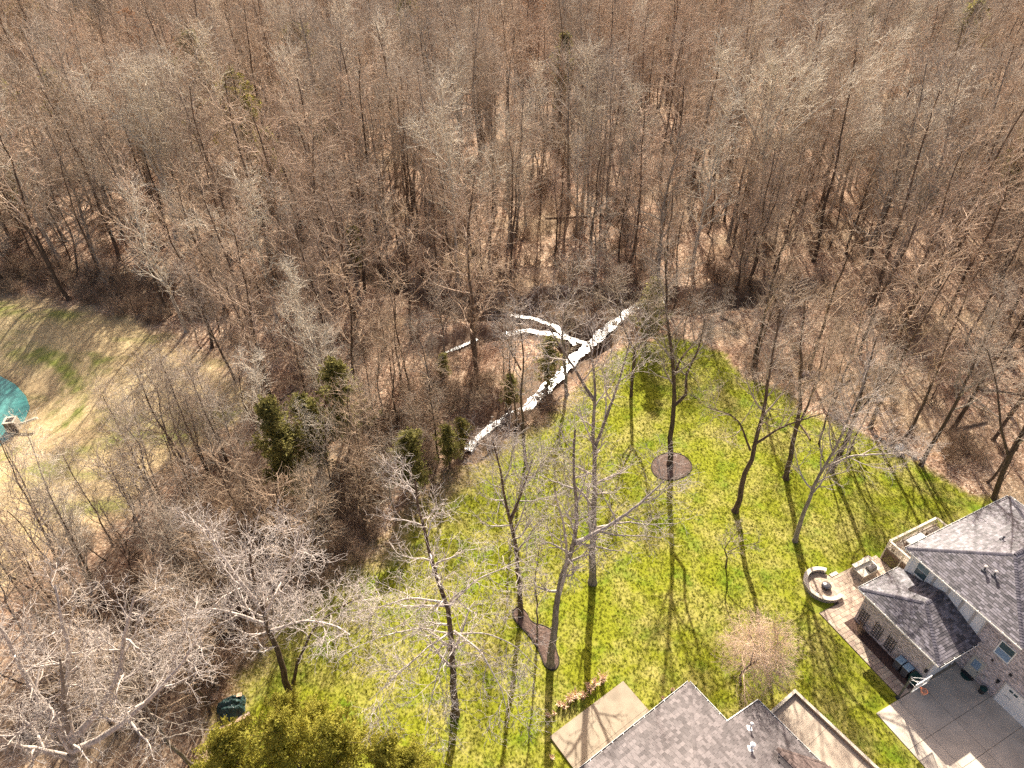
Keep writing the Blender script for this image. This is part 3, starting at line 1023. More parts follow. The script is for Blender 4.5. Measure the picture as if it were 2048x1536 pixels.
hero(1452, 1135, [([(1455, 1112), (1447, 1100), (1462, 1078), (1478, 1060)], 0.09, 0.03, 0.4, 0.7),
                  ([(1455, 1105), (1480, 1092), (1520, 1085)], 0.05, 0.02, 0.2, 0.3)],
     'small crooked ornamental tree alone on open lawn', seed=9, mats=('bark_dark', 'twig_grey'), limbs=14, l_len=(1.2, 2.4), l_ang=(40, 80), sub=(0.9, 0.5, 0.3), d=(5, 4, 0), tiprad=0.01)
hero(1101, 1330, [([(1108, 1260), (1115, 1190), (1130, 1130), (1155, 1085), (1152, 1010), (1145, 930), (1150, 860)], 0.34, 0.06, 0.42, 0.45),
                  ([(1152, 1085), (1205, 1060), (1250, 1030), (1300, 990), (1330, 960)], 0.17, 0.04, 0.2, 0.3, 1.0),
                  ([(1118, 1190), (1135, 1130), (1130, 1060), (1110, 980)], 0.15, 0.04, 0.3, 0.25, -2.0)],
     'curved mottled grey tree at the near tip of the long mulch bed', seed=10, dark_to=1, mats=('bark_grey', 'twig_silver'), limbs=26, l_len=(3, 5), l_ang=(35, 68), sub=(2.0, 1.0, 0.5), wig=0.18, **BIG)
hero(1042, 1232, [([(1038, 1150), (1030, 1080), (1015, 1010), (1000, 940), (985, 880)], 0.26, 0.05, 0.42, 0.6),
                  ([(1022, 1040), (1045, 980), (1065, 920)], 0.13, 0.04, 0.3, 0.4)],
     'dark trunk at the far end of the long mulch bed', seed=11, mats=('bark_dark', 'twig_silver'), limbs=26, l_len=(3.5, 5.5), l_ang=(35, 65), sub=(1.9, 1.0, 0.5), wig=0.18, **BIG)
hero(1074, 1292, [([(1075, 1230), (1070, 1160), (1080, 1090)], 0.10, 0.03, 0.45, 1.0)],
     'thin dark tree in the middle of the long mulch bed', seed=12, mats=('bark_dark', 'twig_grey'), limbs=12, l_len=(1.5, 3), l_ang=(30, 60), sub=(1.1, 0.6, 0.3), d=(5, 4, 0), tiprad=0.01)
hero(910, 1428, [([(905, 1370), (902, 1310), (906, 1265), (890, 1205), (866, 1140), (848, 1070), (835, 1000), (830, 960)], 0.32, 0.05, 0.28, 0.40),
                 ([(905, 1262), (860, 1290), (800, 1345), (740, 1400)], 0.085, 0.02, 0.08, 0.15, -4.0),
                 ([(908, 1262), (960, 1300), (1000, 1370), (1020, 1440)], 0.09, 0.02, 0.08, 0.15, -5.0),
                 ([(895, 1215), (950, 1160), (1020, 1130), (1070, 1110)], 0.085, 0.02, 0.1, 0.15, 2.0),
                 ([(890, 1205), (820, 1195), (760, 1215), (700, 1225)], 0.085, 0.02, 0.1, 0.15, 1.0),
                 ([(905, 1268), (840, 1255), (770, 1270), (700, 1300)], 0.07, 0.02, 0.1, 0.1, -3.0),
                 ([(908, 1268), (970, 1265), (1030, 1290), (1080, 1340)], 0.07, 0.02, 0.1, 0.1, -2.0),
                 ([(905, 1275), (880, 1330), (862, 1400), (850, 1460)], 0.07, 0.02, 0.1, 0.1, -5.0)],
     'wide spreading lawn tree with low branches radiating like spokes over the near grass', seed=13, dark_to=1, mats=('bark_dark', 'twig_white'), limbs=50, l_len=(2.6, 4.6), l_ang=(40, 75), up=0.03, up2=0.03, sub=(1.8, 0.9, 0.45), wig=0.2, **BIG)
hero(582, 1398, [([(570, 1350), (553, 1300), (540, 1265), (525, 1215), (505, 1160), (500, 1100)], 0.30, 0.07, 0.42, 0.3),
                 ([(586, 1370), (592, 1335), (622, 1262), (660, 1225), (720, 1195)], 0.15, 0.04, 0.45, 0.12),
                 ([(535, 1250), (480, 1230), (420, 1215), (360, 1240)], 0.16, 0.04, 0.15, 0.14, -1.5),
                 ([(530, 1230), (560, 1170), (590, 1110), (600, 1050)], 0.17, 0.04, 0.2, 0.16, 1.0),
                 ([(528, 1222), (470, 1150), (430, 1090), (410, 1050)], 0.17, 0.04, 0.2, 0.14, 2.0),
                 ([(540, 1262), (610, 1240), (670, 1250), (700, 1270)], 0.13, 0.04, 0.2, 0.14, -3.0)],
     'forked tree with a broad silvery crown at the lawn edge above the tarp heap', seed=14, dark_to=2, mats=('bark_dark', 'twig_white'), limbs=52, l_len=(2.4, 4.4), l_ang=(35, 75), up=0.05, sub=(1.9, 1.0, 0.5), wig=0.22, **BIG)
hero(160, 1640, [([(150, 1560), (140, 1490), (130, 1430), (125, 1370), (120, 1320)], 0.45, 0.05, 0.4, 0.16),
                 ([(146, 1500), (110, 1440), (60, 1370), (20, 1290), (-20, 1220)], 0.26, 0.06, 0.25, 0.2, 1.0),
                 ([(145, 1480), (200, 1420), (240, 1350), (250, 1270), (270, 1190)], 0.26, 0.06, 0.25, 0.2, 2.0),
                 ([(150, 1500), (230, 1460), (310, 1390), (370, 1320), (400, 1270)], 0.22, 0.05, 0.25, 0.18, 0.0),
                 ([(140, 1470), (130, 1400), (140, 1310), (120, 1220), (110, 1170)], 0.24, 0.05, 0.3, 0.14, 3.0),
                 ([(150, 1520), (90, 1500), (20, 1490), (-40, 1440)], 0.2, 0.05, 0.25, 0.12, -2.0)],
     'massive silvery tree with twisting thick limbs filling the lower left corner', seed=15, dark_to=1, mats=('bark_grey', 'twig_white'), limbs=60, l_len=(2.2, 4.0), l_ang=(35, 75), up=0.05, sub=(1.6, 0.85, 0.42), wig=0.26, **BIG)
# small weeping tree near the lower house
g_ = hero(1482, 1368, [([(1480, 1352), (1492, 1335), (1512, 1322)], 0.13, 0.06, 0.5, 0.3),
                       ([(1505, 1328), (1535, 1300), (1560, 1285)], 0.07, 0.03, 0.1, 0.35, 0.8),
                       ([(1500, 1328), (1510, 1290), (1500, 1270)], 0.06, 0.03, 0.1, 0.35, 0.8)],
          'small tan weeping tree with a dense twiggy dome above the near roof', seed=16, mats=('bark_dark', 'twig_tan'), limbs=46, l_len=(1.8, 3.2), l_ang=(40, 88), up=-0.02, up2=-0.09, sub=(1.4, 0.9, 0.5), d=(7, 5, 3), tiprad=0.009, wig=0.14)
# --- trees at the edge of the lawn and by the creek
hero(1262, 792, [([(1266, 740), (1270, 700)], 0.22, 0.18, 0.9, 0.05),
                 ([(1270, 702), (1250, 665), (1238, 620), (1228, 570)], 0.14, 0.04, 0.3, 0.45),
                 ([(1270, 702), (1295, 670), (1305, 620), (1320, 570)], 0.14, 0.04, 0.3, 0.5)],
     'dark tree with a clear Y fork at the tip of the lawn', seed=17, mats=('bark_dark', 'twig_grey'), limbs=24, l_len=(3, 5), l_ang=(30, 60), sub=(1.8, 0.9, 0.5), **BIG)
hero(1052, 925, [([(1045, 850), (1040, 780), (1050, 730), (1040, 660), (1035, 600)], 0.19, 0.04, 0.4, 0.7),
                 ([(1042, 740), (1020, 700), (1010, 660)], 0.09, 0.03, 0.3, 0.3)],
     'slim tree crossing in front of the glinting creek', seed=18, mats=('bark_dark', 'twig_silver'), limbs=18, l_len=(2.5, 4), l_ang=(35, 65), sub=(1.5, 0.8, 0.4), **BIG)
hero(1842, 930, [([(1870, 880), (1915, 800), (1960, 700), (2010, 590)], 0.24, 0.05, 0.4, 0.8)],
     'leaning dark tree beside the white rock at the lawn corner', seed=19, mats=('bark_dark', 'twig_grey'), limbs=20, l_len=(3.5, 5.5), l_ang=(25, 50), sub=(1.8, 0.9, 0.5), **BIG)
hero(1988, 998, [([(2000, 960), (2018, 915), (2040, 880)], 0.28, 0.2, 0.9, 0.05),
                 ([(2018, 915), (2000, 850), (1995, 780), (1975, 700)], 0.15, 0.04, 0.4, 0.4),
                 ([(2030, 900), (2070, 820), (2110, 740), (2140, 640)], 0.2, 0.04, 0.3, 0.55)],
     'stout forked tree behind the far corner of the big roof', seed=20, mats=('bark_dark', 'twig_grey'), limbs=22, l_len=(3.5, 5.5), l_ang=(28, 55), sub=(1.8, 0.9, 0.5), **BIG)
# --- tall pale trees in the woods
hero(352, 480, [([(340, 420), (325, 360), (312, 290), (290, 220), (268, 150)], 0.42, 0.07, 0.35, 0.45),
                ([(328, 375), (290, 300), (235, 235), (180, 190)], 0.2, 0.05, 0.2, 0.2, 1.0),
                ([(318, 330), (325, 260), (335, 200), (345, 150)], 0.2, 0.05, 0.2, 0.2, 2.0),
                ([(330, 385), (270, 365), (210, 360)], 0.15, 0.05, 0.2, 0.15, -1.0)],
     'tall cream barked tree fanning above the woods, largest pale crown on the pond side', seed=21, mats=('bark_pale', 'twig_pale'), limbs=40, l_len=(6, 10), l_ang=(18, 42), up=0.06, sub=(3.0, 1.5, 0.8), tiprad=0.024, thick=0.036, bmin=0.05, d=(6, 5, 2))
hero(555, 640, [([(535, 560), (520, 500), (500, 430), (480, 360)], 0.27, 0.05, 0.35, 0.6),
                ([(515, 490), (470, 470), (420, 450), (395, 440)], 0.12, 0.04, 0.15, 0.2),
                ([(518, 500), (550, 450), (560, 400)], 0.12, 0.04, 0.2, 0.2)],
     'pale branched tree in the woods just above the dry field corner', seed=22, mats=('bark_pale', 'twig_pale'), limbs=26, l_len=(3.5, 6), l_ang=(22, 50), sub=(2.2, 1.1, 0.6), tiprad=0.018, thick=0.036, bmin=0.04, d=(6, 5, 3))
hero(915, 560, [([(908, 430), (903, 340), (890, 250), (880, 180)], 0.30, 0.05, 0.4, 0.6),
                ([(903, 340), (865, 295), (830, 270)], 0.12, 0.04, 0.2, 0.2),
                ([(940, 430), (975, 390), (985, 340)], 0.1, 0.04, 0.2, 0.2)],
     'tall tree with stark white limbs standing over the dark gully bank', seed=23, mats=('bark_pale', 'twig_pale'), limbs=26, l_len=(4, 7), l_ang=(25, 55), sub=(2.4, 1.2, 0.6), tiprad=0.022, thick=0.036, bmin=0.05, d=(6, 5, 2))
hero(1530, 480, [([(1525, 380), (1530, 270), (1545, 180), (1560, 110)], 0.38, 0.07, 0.45, 0.35),
                 ([(1528, 300), (1570, 200), (1620, 130), (1640, 70)], 0.2, 0.05, 0.2, 0.2),
                 ([(1526, 320), (1610, 240), (1680, 180), (1730, 130)], 0.18, 0.05, 0.2, 0.2),
                 ([(1524, 310), (1480, 200), (1440, 120)], 0.16, 0.05, 0.2, 0.25)],
     'great pale tree with twisting white limbs above the woods behind the lawn', seed=24, mats=('bark_pale', 'twig_pale'), limbs=36, l_len=(6, 9), l_ang=(20, 48), sub=(3.0, 1.5, 0.8), tiprad=0.026, thick=0.036, bmin=0.055, d=(6, 5, 2))
hero(1775, 500, [([(1790, 400), (1830, 330), (1870, 260), (1910, 180)], 0.32, 0.06, 0.35, 0.6),
                 ([(1795, 345), (1765, 290), (1740, 240)], 0.14, 0.04, 0.2, 0.2),
                 ([(1810, 360), (1810, 270), (1820, 200)], 0.14, 0.04, 0.2, 0.2)],
     'pale leaning tree in the woods behind the big roof', seed=25, mats=('bark_pale', 'twig_pale'), limbs=28, l_len=(5, 8), l_ang=(22, 48), sub=(2.6, 1.3, 0.7), tiprad=0.024, thick=0.036, bmin=0.05, d=(6, 5, 2))
hero(665, 870, [([(655, 790), (640, 720), (615, 650), (590, 590), (575, 540)], 0.17, 0.04, 0.3, 0.8),
                ([(640, 720), (600, 690), (580, 640)], 0.09, 0.03, 0.2, 0.2)],
     'slim whitish tree beside the tall cedars below the field corner', seed=26, mats=('bark_pale', 'twig_pale'), limbs=22, l_len=(2.5, 4.5), l_ang=(22, 48), sub=(1.7, 0.9, 0.5), tiprad=0.012, d=(6, 5, 3))
hero(552, 975, [([(540, 900), (525, 840), (515, 770), (505, 710)], 0.16, 0.04, 0.25, 0.7),
                ([(548, 930), (580, 880), (600, 830)], 0.09, 0.03, 0.25, 0.3)],
     'whitish slender tree at the field side of the dark cedars', seed=27, mats=('bark_pale', 'twig_pale'), limbs=22, l_len=(2.2, 4), l_ang=(25, 50), sub=(1.5, 0.8, 0.4), tiprad=0.011, d=(6, 5, 3))
# --- open trees on the field edge
fe = [(305, 990, [(270, 920), (235, 850), (205, 790)], 0.12, 'twig_grey', 'near clump on the bare field edge, leaning left most'),
      (318, 985, [(290, 905), (270, 840), (262, 770)], 0.11, 'twig_pale', 'near clump on the bare field edge, more upright stem'),
      (418, 950, [(380, 870), (345, 780), (320, 720)], 0.12, 'twig_grey', 'thin dark tree alone over the tan grass, middle of the field edge'),
      (475, 960, [(435, 880), (400, 800), (375, 740)], 0.14, 'twig_grey', 'dark tree with a low Y fork on the field edge'),
      (470, 760, [(430, 680), (395, 600), (360, 540)], 0.17, 'twig_grey', 'dark trunk over the upper bend of the dry field'),
      (500, 690, [(470, 620), (450, 560), (430, 500)], 0.13, 'twig_grey', 'slim dark trunk beyond the upper bend of the dry field'),
      (398, 905, [(375, 850), (350, 800), (330, 750)], 0.07, 'twig_grey', 'very thin sapling on the tan grass'),
      (150, 1185, [(100, 1090), (45, 980), (0, 880)], 0.17, 'twig_grey', 'dark trunk over the lower field, leaning to the frame edge'),
      (185, 1190, [(140, 1080), (95, 980), (55, 870)], 0.15, 'twig_pale', 'grey trunk beside the darker one over the lower field'),
      (225, 1090, [(190, 1020), (150, 960), (125, 910)], 0.09, 'twig_grey', 'small crooked tree in the lower field'),
      (45, 1150, [(10, 1090), (-20, 1030), (-50, 960)], 0.14, 'twig_pale', 'pale stem on the lower field by the frame edge'),
      (210, 1215, [(170, 1130), (130, 1050), (95, 980)], 0.14, 'twig_grey', 'dark trunk rooted in brush below the field')]
for k, (bx, by, pts, r0, tw, lab) in enumerate(fe):
    hero(bx, by, [(pts, r0, 0.03, 0.3, 1.0)], lab, seed=40 + k, mats=('bark_pale' if tw == 'twig_pale' else 'bark_dark', tw), limbs=18, l_len=(2.2, 4.2), l_ang=(22, 48), sub=(1.5, 0.8, 0.45), tiprad=0.010, d=(6, 5, 3), clear=1.0)

# --- evergreens
ev = [(595, 1000, cedars[0], 1.45, 'tallest dark cedar at the strip between field and lawn'), (700, 900, cedars[0], 1.35, 'tall cedar beside the slim whitish tree'),
      (640, 940, cedars[1], 1.5, 'mid-size cedar between the two tallest cedars'), (830, 985, cedars[1], 1.25, 'short olive cedar in brush above the lawn edge'),
      (1022, 815, cedars[1], 0.75, 'small dark green cedar beside the creek bend'), (1095, 775, cedars[1], 1.15, 'loose olive cedar on the far creek bank'),
      (1290, 690, cedars[0], 1.1, 'cedar behind the Y forked tree at the lawn tip'), (925, 900, cedars[1], 0.7, 'little cedar at the near end of the creek'),
      (890, 760, cedars[1], 0.6, 'small cedar alone in the leaf litter left of the creek'), (900, 930, cedars[1], 0.85, 'cedar in brush at the foot of the creek'),
      (175, 330, cedars[0], 2.0, 'dark cedar in the far woods by the grey crowned trees'), (372, 345, cedars[0], 1.7, 'dark cedar just behind the great cream tree'),
      (660, 360, cedars[0], 1.6, 'olive cedar in the far woods below the yellow one'), (560, 400, cedars[0], 1.4, 'dim cedar in the woods left of centre'),
      (30, 270, cedars[0], 1.8, 'far cedar at the frame edge'), (715, 540, cedars[1], 1.1, 'faint cedar at the head of the gully')]
far_c = [(90, 130, 2.4), (230, 90, 2.2), (150, 60, 2.6), (420, 230, 2.0), (820, 120, 2.2), (1250, 60, 2.4), (1700, 90, 2.3), (1900, 160, 2.1), (40, 420, 1.6), (1990, 420, 1.7), (1120, 230, 1.9), (620, 220, 2.1)]
ev += [(px, py, cedars[i % 2], s * (1 if i % 2 == 0 else 1.35), None) for i, (px, py, s) in enumerate(far_c)]
for k, (px, py, pr, s, lab) in enumerate(ev):
    g = G(px, py)
    g = G(px, py, zat(g[0], g[1]))
    place_tree('cedar_tree', pr[0], pr[1], g, k * 1.3, s, lab or 'dim olive cedar half hidden among far bare trees', 'cedar', None if lab else 'dim cedars in the far woods', 'trunk', 'foliage')
    occupied.append((g[0], g[1], 3.2 if k < 8 else 1.3))
ye = [(505, 1570, ycedars[0], 1.0, 'yellow-green evergreen nearest the tarp heap'), (600, 1535, ycedars[0], 1.05, 'tallest yellow-green evergreen in the middle of the near clump'),
      (695, 1545, ycedars[1], 1.15, 'yellow-green evergreen towards the spoke-branched tree'), (780, 1565, ycedars[1], 1.05, 'end evergreen of the near clump on the lawn side'),
      (590, 1465, ycedars[1], 0.75, 'small yellow-green evergreen below the forked silvery tree'), (450, 1610, ycedars[1], 0.9, 'low yellow-green evergreen cut by the bottom edge, tarp side'), (650, 1470, ycedars[1], 0.7, 'small yellow-green evergreen on the lawn side of the forked silvery tree'), (830, 1580, ycedars[1], 0.8, 'low yellow-green evergreen closest to the spoke-branched tree'),
      (498, 330, ycedars[0], 2.3, 'bright olive evergreen alone among far bare crowns')]
for k, (px, py, pr, s, lab) in enumerate(ye):
    g = G(px, py)
    place_tree('evergreen_tree', pr[0], pr[1], g, k * 2.1, s, lab, 'evergreen', None, 'trunk', 'foliage')
    occupied.append((g[0], g[1], 1.5))
for k, (px, py, s, lab) in enumerate([(305, 190, 1.3, 'rust leaved tree in the far woods'), (1065, 150, 1.5, 'orange leaved tree at the top of the view above the centre')]):
    g = G(px, py)
    place_tree('rust_leaved_tree', rust[0], rust[1], g, k, s, lab, 'tree', None, 'trunk', 'foliage')
    occupied.append((g[0], g[1], 2))

# ---- woodland scatter
def blocked(x, y, r=0.0):
    x, y = np.atleast_1d(x), np.atleast_1d(y)
    bad = (poly_sd(x, y, lawn_poly) < 0.3 + r) | (poly_sd(x, y, field_poly) < 0.6 + r * 0.5) | (poly_sd(x, y, pond_poly) < 4)
    for p in (creek_main, creek_b, creek_c, creek_d):
        bad |= seg_dist(x, y, p)[0] < 2.4
    bad |= seg_dist(x, y, gully)[0] < 0.9
    bad |= (y < 60) & (x > 40 - (y - 40) * 0) & (y < 44)
    for ox, oy, r_ in occupied:
        bad |= np.hypot(x - ox, y - oy) < r_
    return bad


def scatter(step, y0, y1, xf, seed, jit=0.5, keep=1.0, r=0.0):
    rg = np.random.default_rng(seed)
    pts = []
    y = y0
    while y < y1:
        w = xf(y)
        xs = np.arange(-w, w, step) + rg.uniform(0, step)
        pts.append(np.stack([xs + rg.uniform(-jit, jit, len(xs)) * step, y + rg.uniform(-jit, jit, len(xs)) * step], 1))
        y += step * 0.87
    p = np.concatenate(pts)
    p = p[rg.uniform(size=len(p)) < keep]
    return p[~blocked(p[:, 0], p[:, 1], r)]


near = scatter(4.6, 24, 150, lambda y: y * 0.80 + 16, 5, 0.55, 0.62)
far_ = scatter(5.6, 150, 400, lambda y: y * 0.80 + 22, 6, 0.55, 0.66)
stp = scatter(3.6, 26, 64, lambda y: 55, 9, 0.6, 0.7)
stp = stp[(stp[:, 0] < 4) & (poly_sd(stp[:, 0], stp[:, 1], lawn_poly) < 26)]
allp = np.concatenate([near, far_, stp])
# clearings: thin the open leaf floor seen near the creek and in the middle distance
cln = [(750, 250, 9), (640, 150, 9), (560, 70, 14), (1450, 280, 8), (1250, 330, 7), (1000, 380, 7), (1350, 480, 5), (420, 330, 6), (1700, 560, 5), (1180, 560, 5), (870, 605, 6), (960, 600, 6), (1040, 600, 5), (820, 640, 7.5), (930, 645, 5), (1110, 505, 6), (1500, 640, 5), (1850, 700, 4.5), (1930, 780, 5), (20, 345, 12), (1960, 600, 5), (800, 540, 4)]
rgk = np.random.default_rng(77)
keepm = np.ones(len(allp), bool)
for px, py, r in cln:
    g = G(px, py)
    keepm &= ~((np.hypot(allp[:, 0] - g[0], (allp[:, 1] - g[1])) < r) & (rgk.uniform(size=len(allp)) < 0.8))
allp = allp[keepm]
order = np.argsort(allp[:, 1] + 0.15 * np.abs(allp[:, 0]))
allp = allp[order]
allz = height(allp[:, 0], allp[:, 1])
var = rgk.choice(len(protos), len(allp), p=[0.15, 0.14, 0.13, 0.08, 0.14, 0.12, 0.05, 0.12, 0.07])
pn = wob(allp[:, 0] * 0.06, allp[:, 1] * 0.06, 1, 8.0)
var = np.where((pn > 0.35) & (rgk.uniform(size=len(allp)) < 0.7), rgk.choice([2, 3, 8, 6], len(allp), p=[.35, .3, .2, .15]), var)
var = np.where((pn < -0.35) & (rgk.uniform(size=len(allp)) < 0.7), rgk.choice([1, 5, 0], len(allp)), var)
# low strip between the field and the lawn carries smaller trees
strip = (allp[:, 1] < 62) & (allp[:, 0] < 6)
var = np.where(strip, rgk.choice([4, 8, 7, 2], len(allp)), var)
scl = rgk.uniform(0.62, 1.22, len(allp)) * np.where(strip, 0.75, 1.0) * np.where(allp[:, 1] < 75, 0.85, 1.0)
rot = rgk.uniform(0, 6.28, len(allp))
N_IND = 255


LM = [(1573, 745, 'by the small wooden box'), (1800, 880, 'by the white boulder'), (2030, 930, 'behind the far corner of the big roof'), (1180, 670, 'at the fork of the creek'),
      (960, 880, 'at the near end of the creek'), (900, 700, 'left of the creek in open leaf litter'), (650, 900, 'around the tallest cedars'), (470, 720, 'at the upper bend of the dry field'), (960, 570, 'along the dark gully bank'),
      (80, 540, 'above the grassy pond bank'), (200, 1340, 'behind the massive silvery corner tree'), (440, 1120, 'in the brush above the tarp pile'), (300, 900, 'on the bare field edge'), (1530, 420, 'around the great pale tree with white limbs'),
      (350, 400, 'around the great cream barked tree'), (1130, 400, 'in the middle woods by the long thin log'), (1950, 620, 'in the leaf-strewn woods at the frame side'), (1350, 560, 'in the woods just past the lawn tip'),
      (700, 400, 'in the middle woods left of the white limbed tree'), (1800, 420, 'around the pale leaning tree'), (1780, 740, 'in the open leaf floor past the lawn corner'), (800, 1000, 'in the brown thicket over the lawn edge'), (60, 1150, 'below the lower field')]
LMG = [(tuple(G(a, b)[:2]), c) for a, b, c in LM]


def region(x, y):
    return min((np.hypot(x - p[0], (y - p[1])), c) for p, c in LMG)[1]


adj = {p[2]: p[2] + ' bare tree' for p in protos}
src = {}
for i in range(min(N_IND, len(allp))):
    v = int(var[i])
    tr, cr, word, H_ = protos[v]
    rg_ = region(allp[i, 0], allp[i, 1])
    lab = adj[word] + ' ' + rg_
    o, a, c = place_tree('bare_tree', tr, cr, (allp[i, 0], allp[i, 1], allz[i] - 0.1), rot[i], scl[i], lab, 'tree', adj[word] + 's ' + rg_)
    src.setdefault(v, (a, c))
for v in range(len(protos)):
    if v not in src:
        i = int(np.nonzero(var == v)[0][0])
        tr, cr, word, H_ = protos[v]
        o, a, c = place_tree('bare_tree', tr, cr, (allp[i, 0], allp[i, 1], allz[i] - 0.1), rot[i], scl[i], adj[word] + ' in the far woods', 'tree', adj[word] + 's in the far woods')
        src[v] = (a, c)


def instancer(name, pts, var_, scl_, rot_, sets, label, mat_seed=0, tilt=0.0):
    """one object that repeats the given source objects on its points"""
    me = D.meshes.new(name)
    me.vertices.add(len(pts))
    me.vertices.foreach_set('co', np.asarray(pts, np.float32).ravel())
    for nm, arr, ty in (('variant', var_, 'INT'), ('size', scl_, 'FLOAT'), ('spin', rot_, 'FLOAT')):
        a = me.attributes.new(nm, ty, 'POINT')
        a.data.foreach_set('value', np.asarray(arr, np.int32 if ty == 'INT' else np.float32))
    o = link(D.objects.new(name, me))
    tag(o, label, None, None, 'stuff')
    ng = D.node_groups.new(name, 'GeometryNodeTree')
    ng.interface.new_socket('Geometry', in_out='INPUT', socket_type='NodeSocketGeometry')
    ng.interface.new_socket('Geometry', in_out='OUTPUT', socket_type='NodeSocketGeometry')
    gi = ng.nodes.new('NodeGroupInput')
    go = ng.nodes.new('NodeGroupOutput')
    jn = ng.nodes.new('GeometryNodeJoinGeometry')

    def attr(nm, ty):
        n = ng.nodes.new('GeometryNodeInputNamedAttribute')
        n.data_type = ty
        n.inputs['Name'].default_value = nm
        return n.outputs['Attribute']
    av, as_, ar = attr('variant', 'INT'), attr('size', 'FLOAT'), attr('spin', 'FLOAT')
    cx = ng.nodes.new('ShaderNodeCombineXYZ')
    ng.links.new(ar, cx.inputs[2])
    for objs in sets:
        # a switch keeps variant numbers and sources in step
        for vi, ob in enumerate(objs):
            cmp_ = ng.nodes.new('FunctionNodeCompare')
            cmp_.data_type = 'INT'
            cmp_.operation = 'EQUAL'
            ng.links.new(av, cmp_.inputs[2])
            cmp_.inputs[3].default_value = vi
            oi = ng.nodes.new('GeometryNodeObjectInfo')
            oi.transform_space = 'ORIGINAL'
            oi.inputs['Object'].default_value = ob
            oi.inputs['As Instance'].default_value = True
            ip = ng.nodes.new('GeometryNodeInstanceOnPoints')
            ng.links.new(gi.outputs[0], ip.inputs['Points'])
            ng.links.new(cmp_.outputs[0], ip.inputs['Selection'])
            ng.links.new(oi.outputs['Geometry'], ip.inputs['Instance'])
            ng.links.new(cx.outputs[0], ip.inputs['Rotation'])
            ng.links.new(as_, ip.inputs['Scale'])
            ng.links.new(ip.outputs[0], jn.inputs[0])
    ng.links.new(jn.outputs[0], go.inputs[0])
    md = o.modifiers.new('scatter', 'NODES')
    md.node_group = ng
    return o


rest = np.arange(N_IND, len(allp))
P3 = np.stack([allp[rest, 0], allp[rest, 1], allz[rest] - 0.1], 1)
instancer('distant_woodland', P3, var[rest], scl[rest], rot[rest], [[src[v][0] for v in range(len(protos))], [src[v][1] for v in range(len(protos))]],
          'mass of bare trees filling the far woods')

# understorey saplings: a few as things, the rest one mass
sp = np.concatenate([scatter(4.2, 30, 120, lambda y: y * 0.8 + 12, 21, 0.6, 0.5), scatter(6.0, 120, 330, lambda y: y * 0.8 + 15, 22, 0.6, 0.5)])
spz = height(sp[:, 0], sp[:, 1])
rgs = np.random.default_rng(31)
sv = rgs.integers(0, 3, len(sp))
ss = rgs.uniform(0.6, 1.2, len(sp))
srot = rgs.uniform(0, 6.28, len(sp))
ssrc = []
for v in range(3):
    i = int(np.nonzero(sv == v)[0][v * 5])
    o, a, c = place_tree('sapling', saps[v][0], saps[v][1], (sp[i, 0], sp[i, 1], spz[i] - 0.05), srot[i], ss[i],
                         ('thin bare sapling under the taller woodland trees'), 'sapling', 'saplings under the woodland trees')
    ssrc.append((a, c))
instancer('sapling_undergrowth', np.stack([sp[:, 0], sp[:, 1], spz - 0.05], 1), sv, ss, srot, [[a for a, c in ssrc], [c for a, c in ssrc]], 'thin saplings growing all through the woods')

# brush
sh = scatter(2.9, 24, 125, lambda y: y * 0.8 + 10, 41, 0.6, 0.3)
g1 = scatter(1.7, 26, 66, lambda y: 60, 42, 0.6, 0.8)
lx = poly_sd(g1[:, 0], g1[:, 1], lawn_poly)
g1 = g1[(lx < 15) & (g1[:, 0] < 8)]
g2 = scatter(1.8, 60, 110, lambda y: 80, 43, 0.6, 0.4)
g2 = g2[(seg_dist(g2[:, 0], g2[:, 1], gully)[0] < 3.6) & (g2[:, 0] > -30)]
g3 = scatter(4.0, 125, 300, lambda y: y * 0.8 + 10, 44, 0.6, 0.3)
g4 = scatter(1.8, 60, 100, lambda y: 80, 45, 0.6, 0.8)
g4 = g4[(poly_sd(g4[:, 0], g4[:, 1], field_poly) < 9) & (g4[:, 1] > 80)]
sh = np.concatenate([sh, g1, g2, g3, g4])
shz = height(sh[:, 0], sh[:, 1])
hsrc = []
for v in range(4):
    me = shrubs[v]
    o = link(D.objects.new('brush_shrub', me))
    tag(o, 'bare twiggy shrub among the brush by the lawn edge', 'shrub', 'bare shrubs by the lawn edge')
    o.location = (g1[v * 9][0], g1[v * 9][1], zat(*g1[v * 9]) - 0.05)
    hsrc.append(o)
rgh = np.random.default_rng(51)
instancer('undergrowth', np.stack([sh[:, 0], sh[:, 1], shz - 0.05], 1), rgh.integers(0, 4, len(sh)), rgh.uniform(0.5, 1.15, len(sh)), rgh.uniform(0, 6.28, len(sh)), [hsrc], 'tangled bare brush on the woodland ground')

# lawn grass tufts
b_ = MB()
rgb = np.random.default_rng(61)
vs, fs = [], []
for k in range(16):
    a = rgb.uniform(0, 6.28)
    bx_, by_ = rgb.normal(0, 0.05, 2)
    L = rgb.uniform(0.05, 0.10)
    dx, dy = cos(a) * L * 0.7, sin(a) * L * 0.7
    n = len(vs)
    vs += [(bx_ - sin(a) * 0.008, by_ + cos(a) * 0.008, 0), (bx_ + sin(a) * 0.008, by_ - cos(a) * 0.008, 0), (bx_ + dx, by_ + dy, L)]
    fs.append((n, n + 1, n + 2))
b_.add(vs, fs)
gt = b_.build('grass_tuft', M['blade'])
tag(gt, 'short tuft of green grass', None, None, 'stuff')
gt.location = G(1400, 1180)
gp = rgb.uniform([-24, 18], [52, 76], (150000, 2))
sd = poly_sd(gp[:, 0], gp[:, 1], lawn_poly)
vis = (gp[:, 0] < gp[:, 1] * 0.8 + 14) & (gp[:, 0] > -gp[:, 1] * 0.8 - 10)
hc, hs = cos(R(26)), sin(R(26))
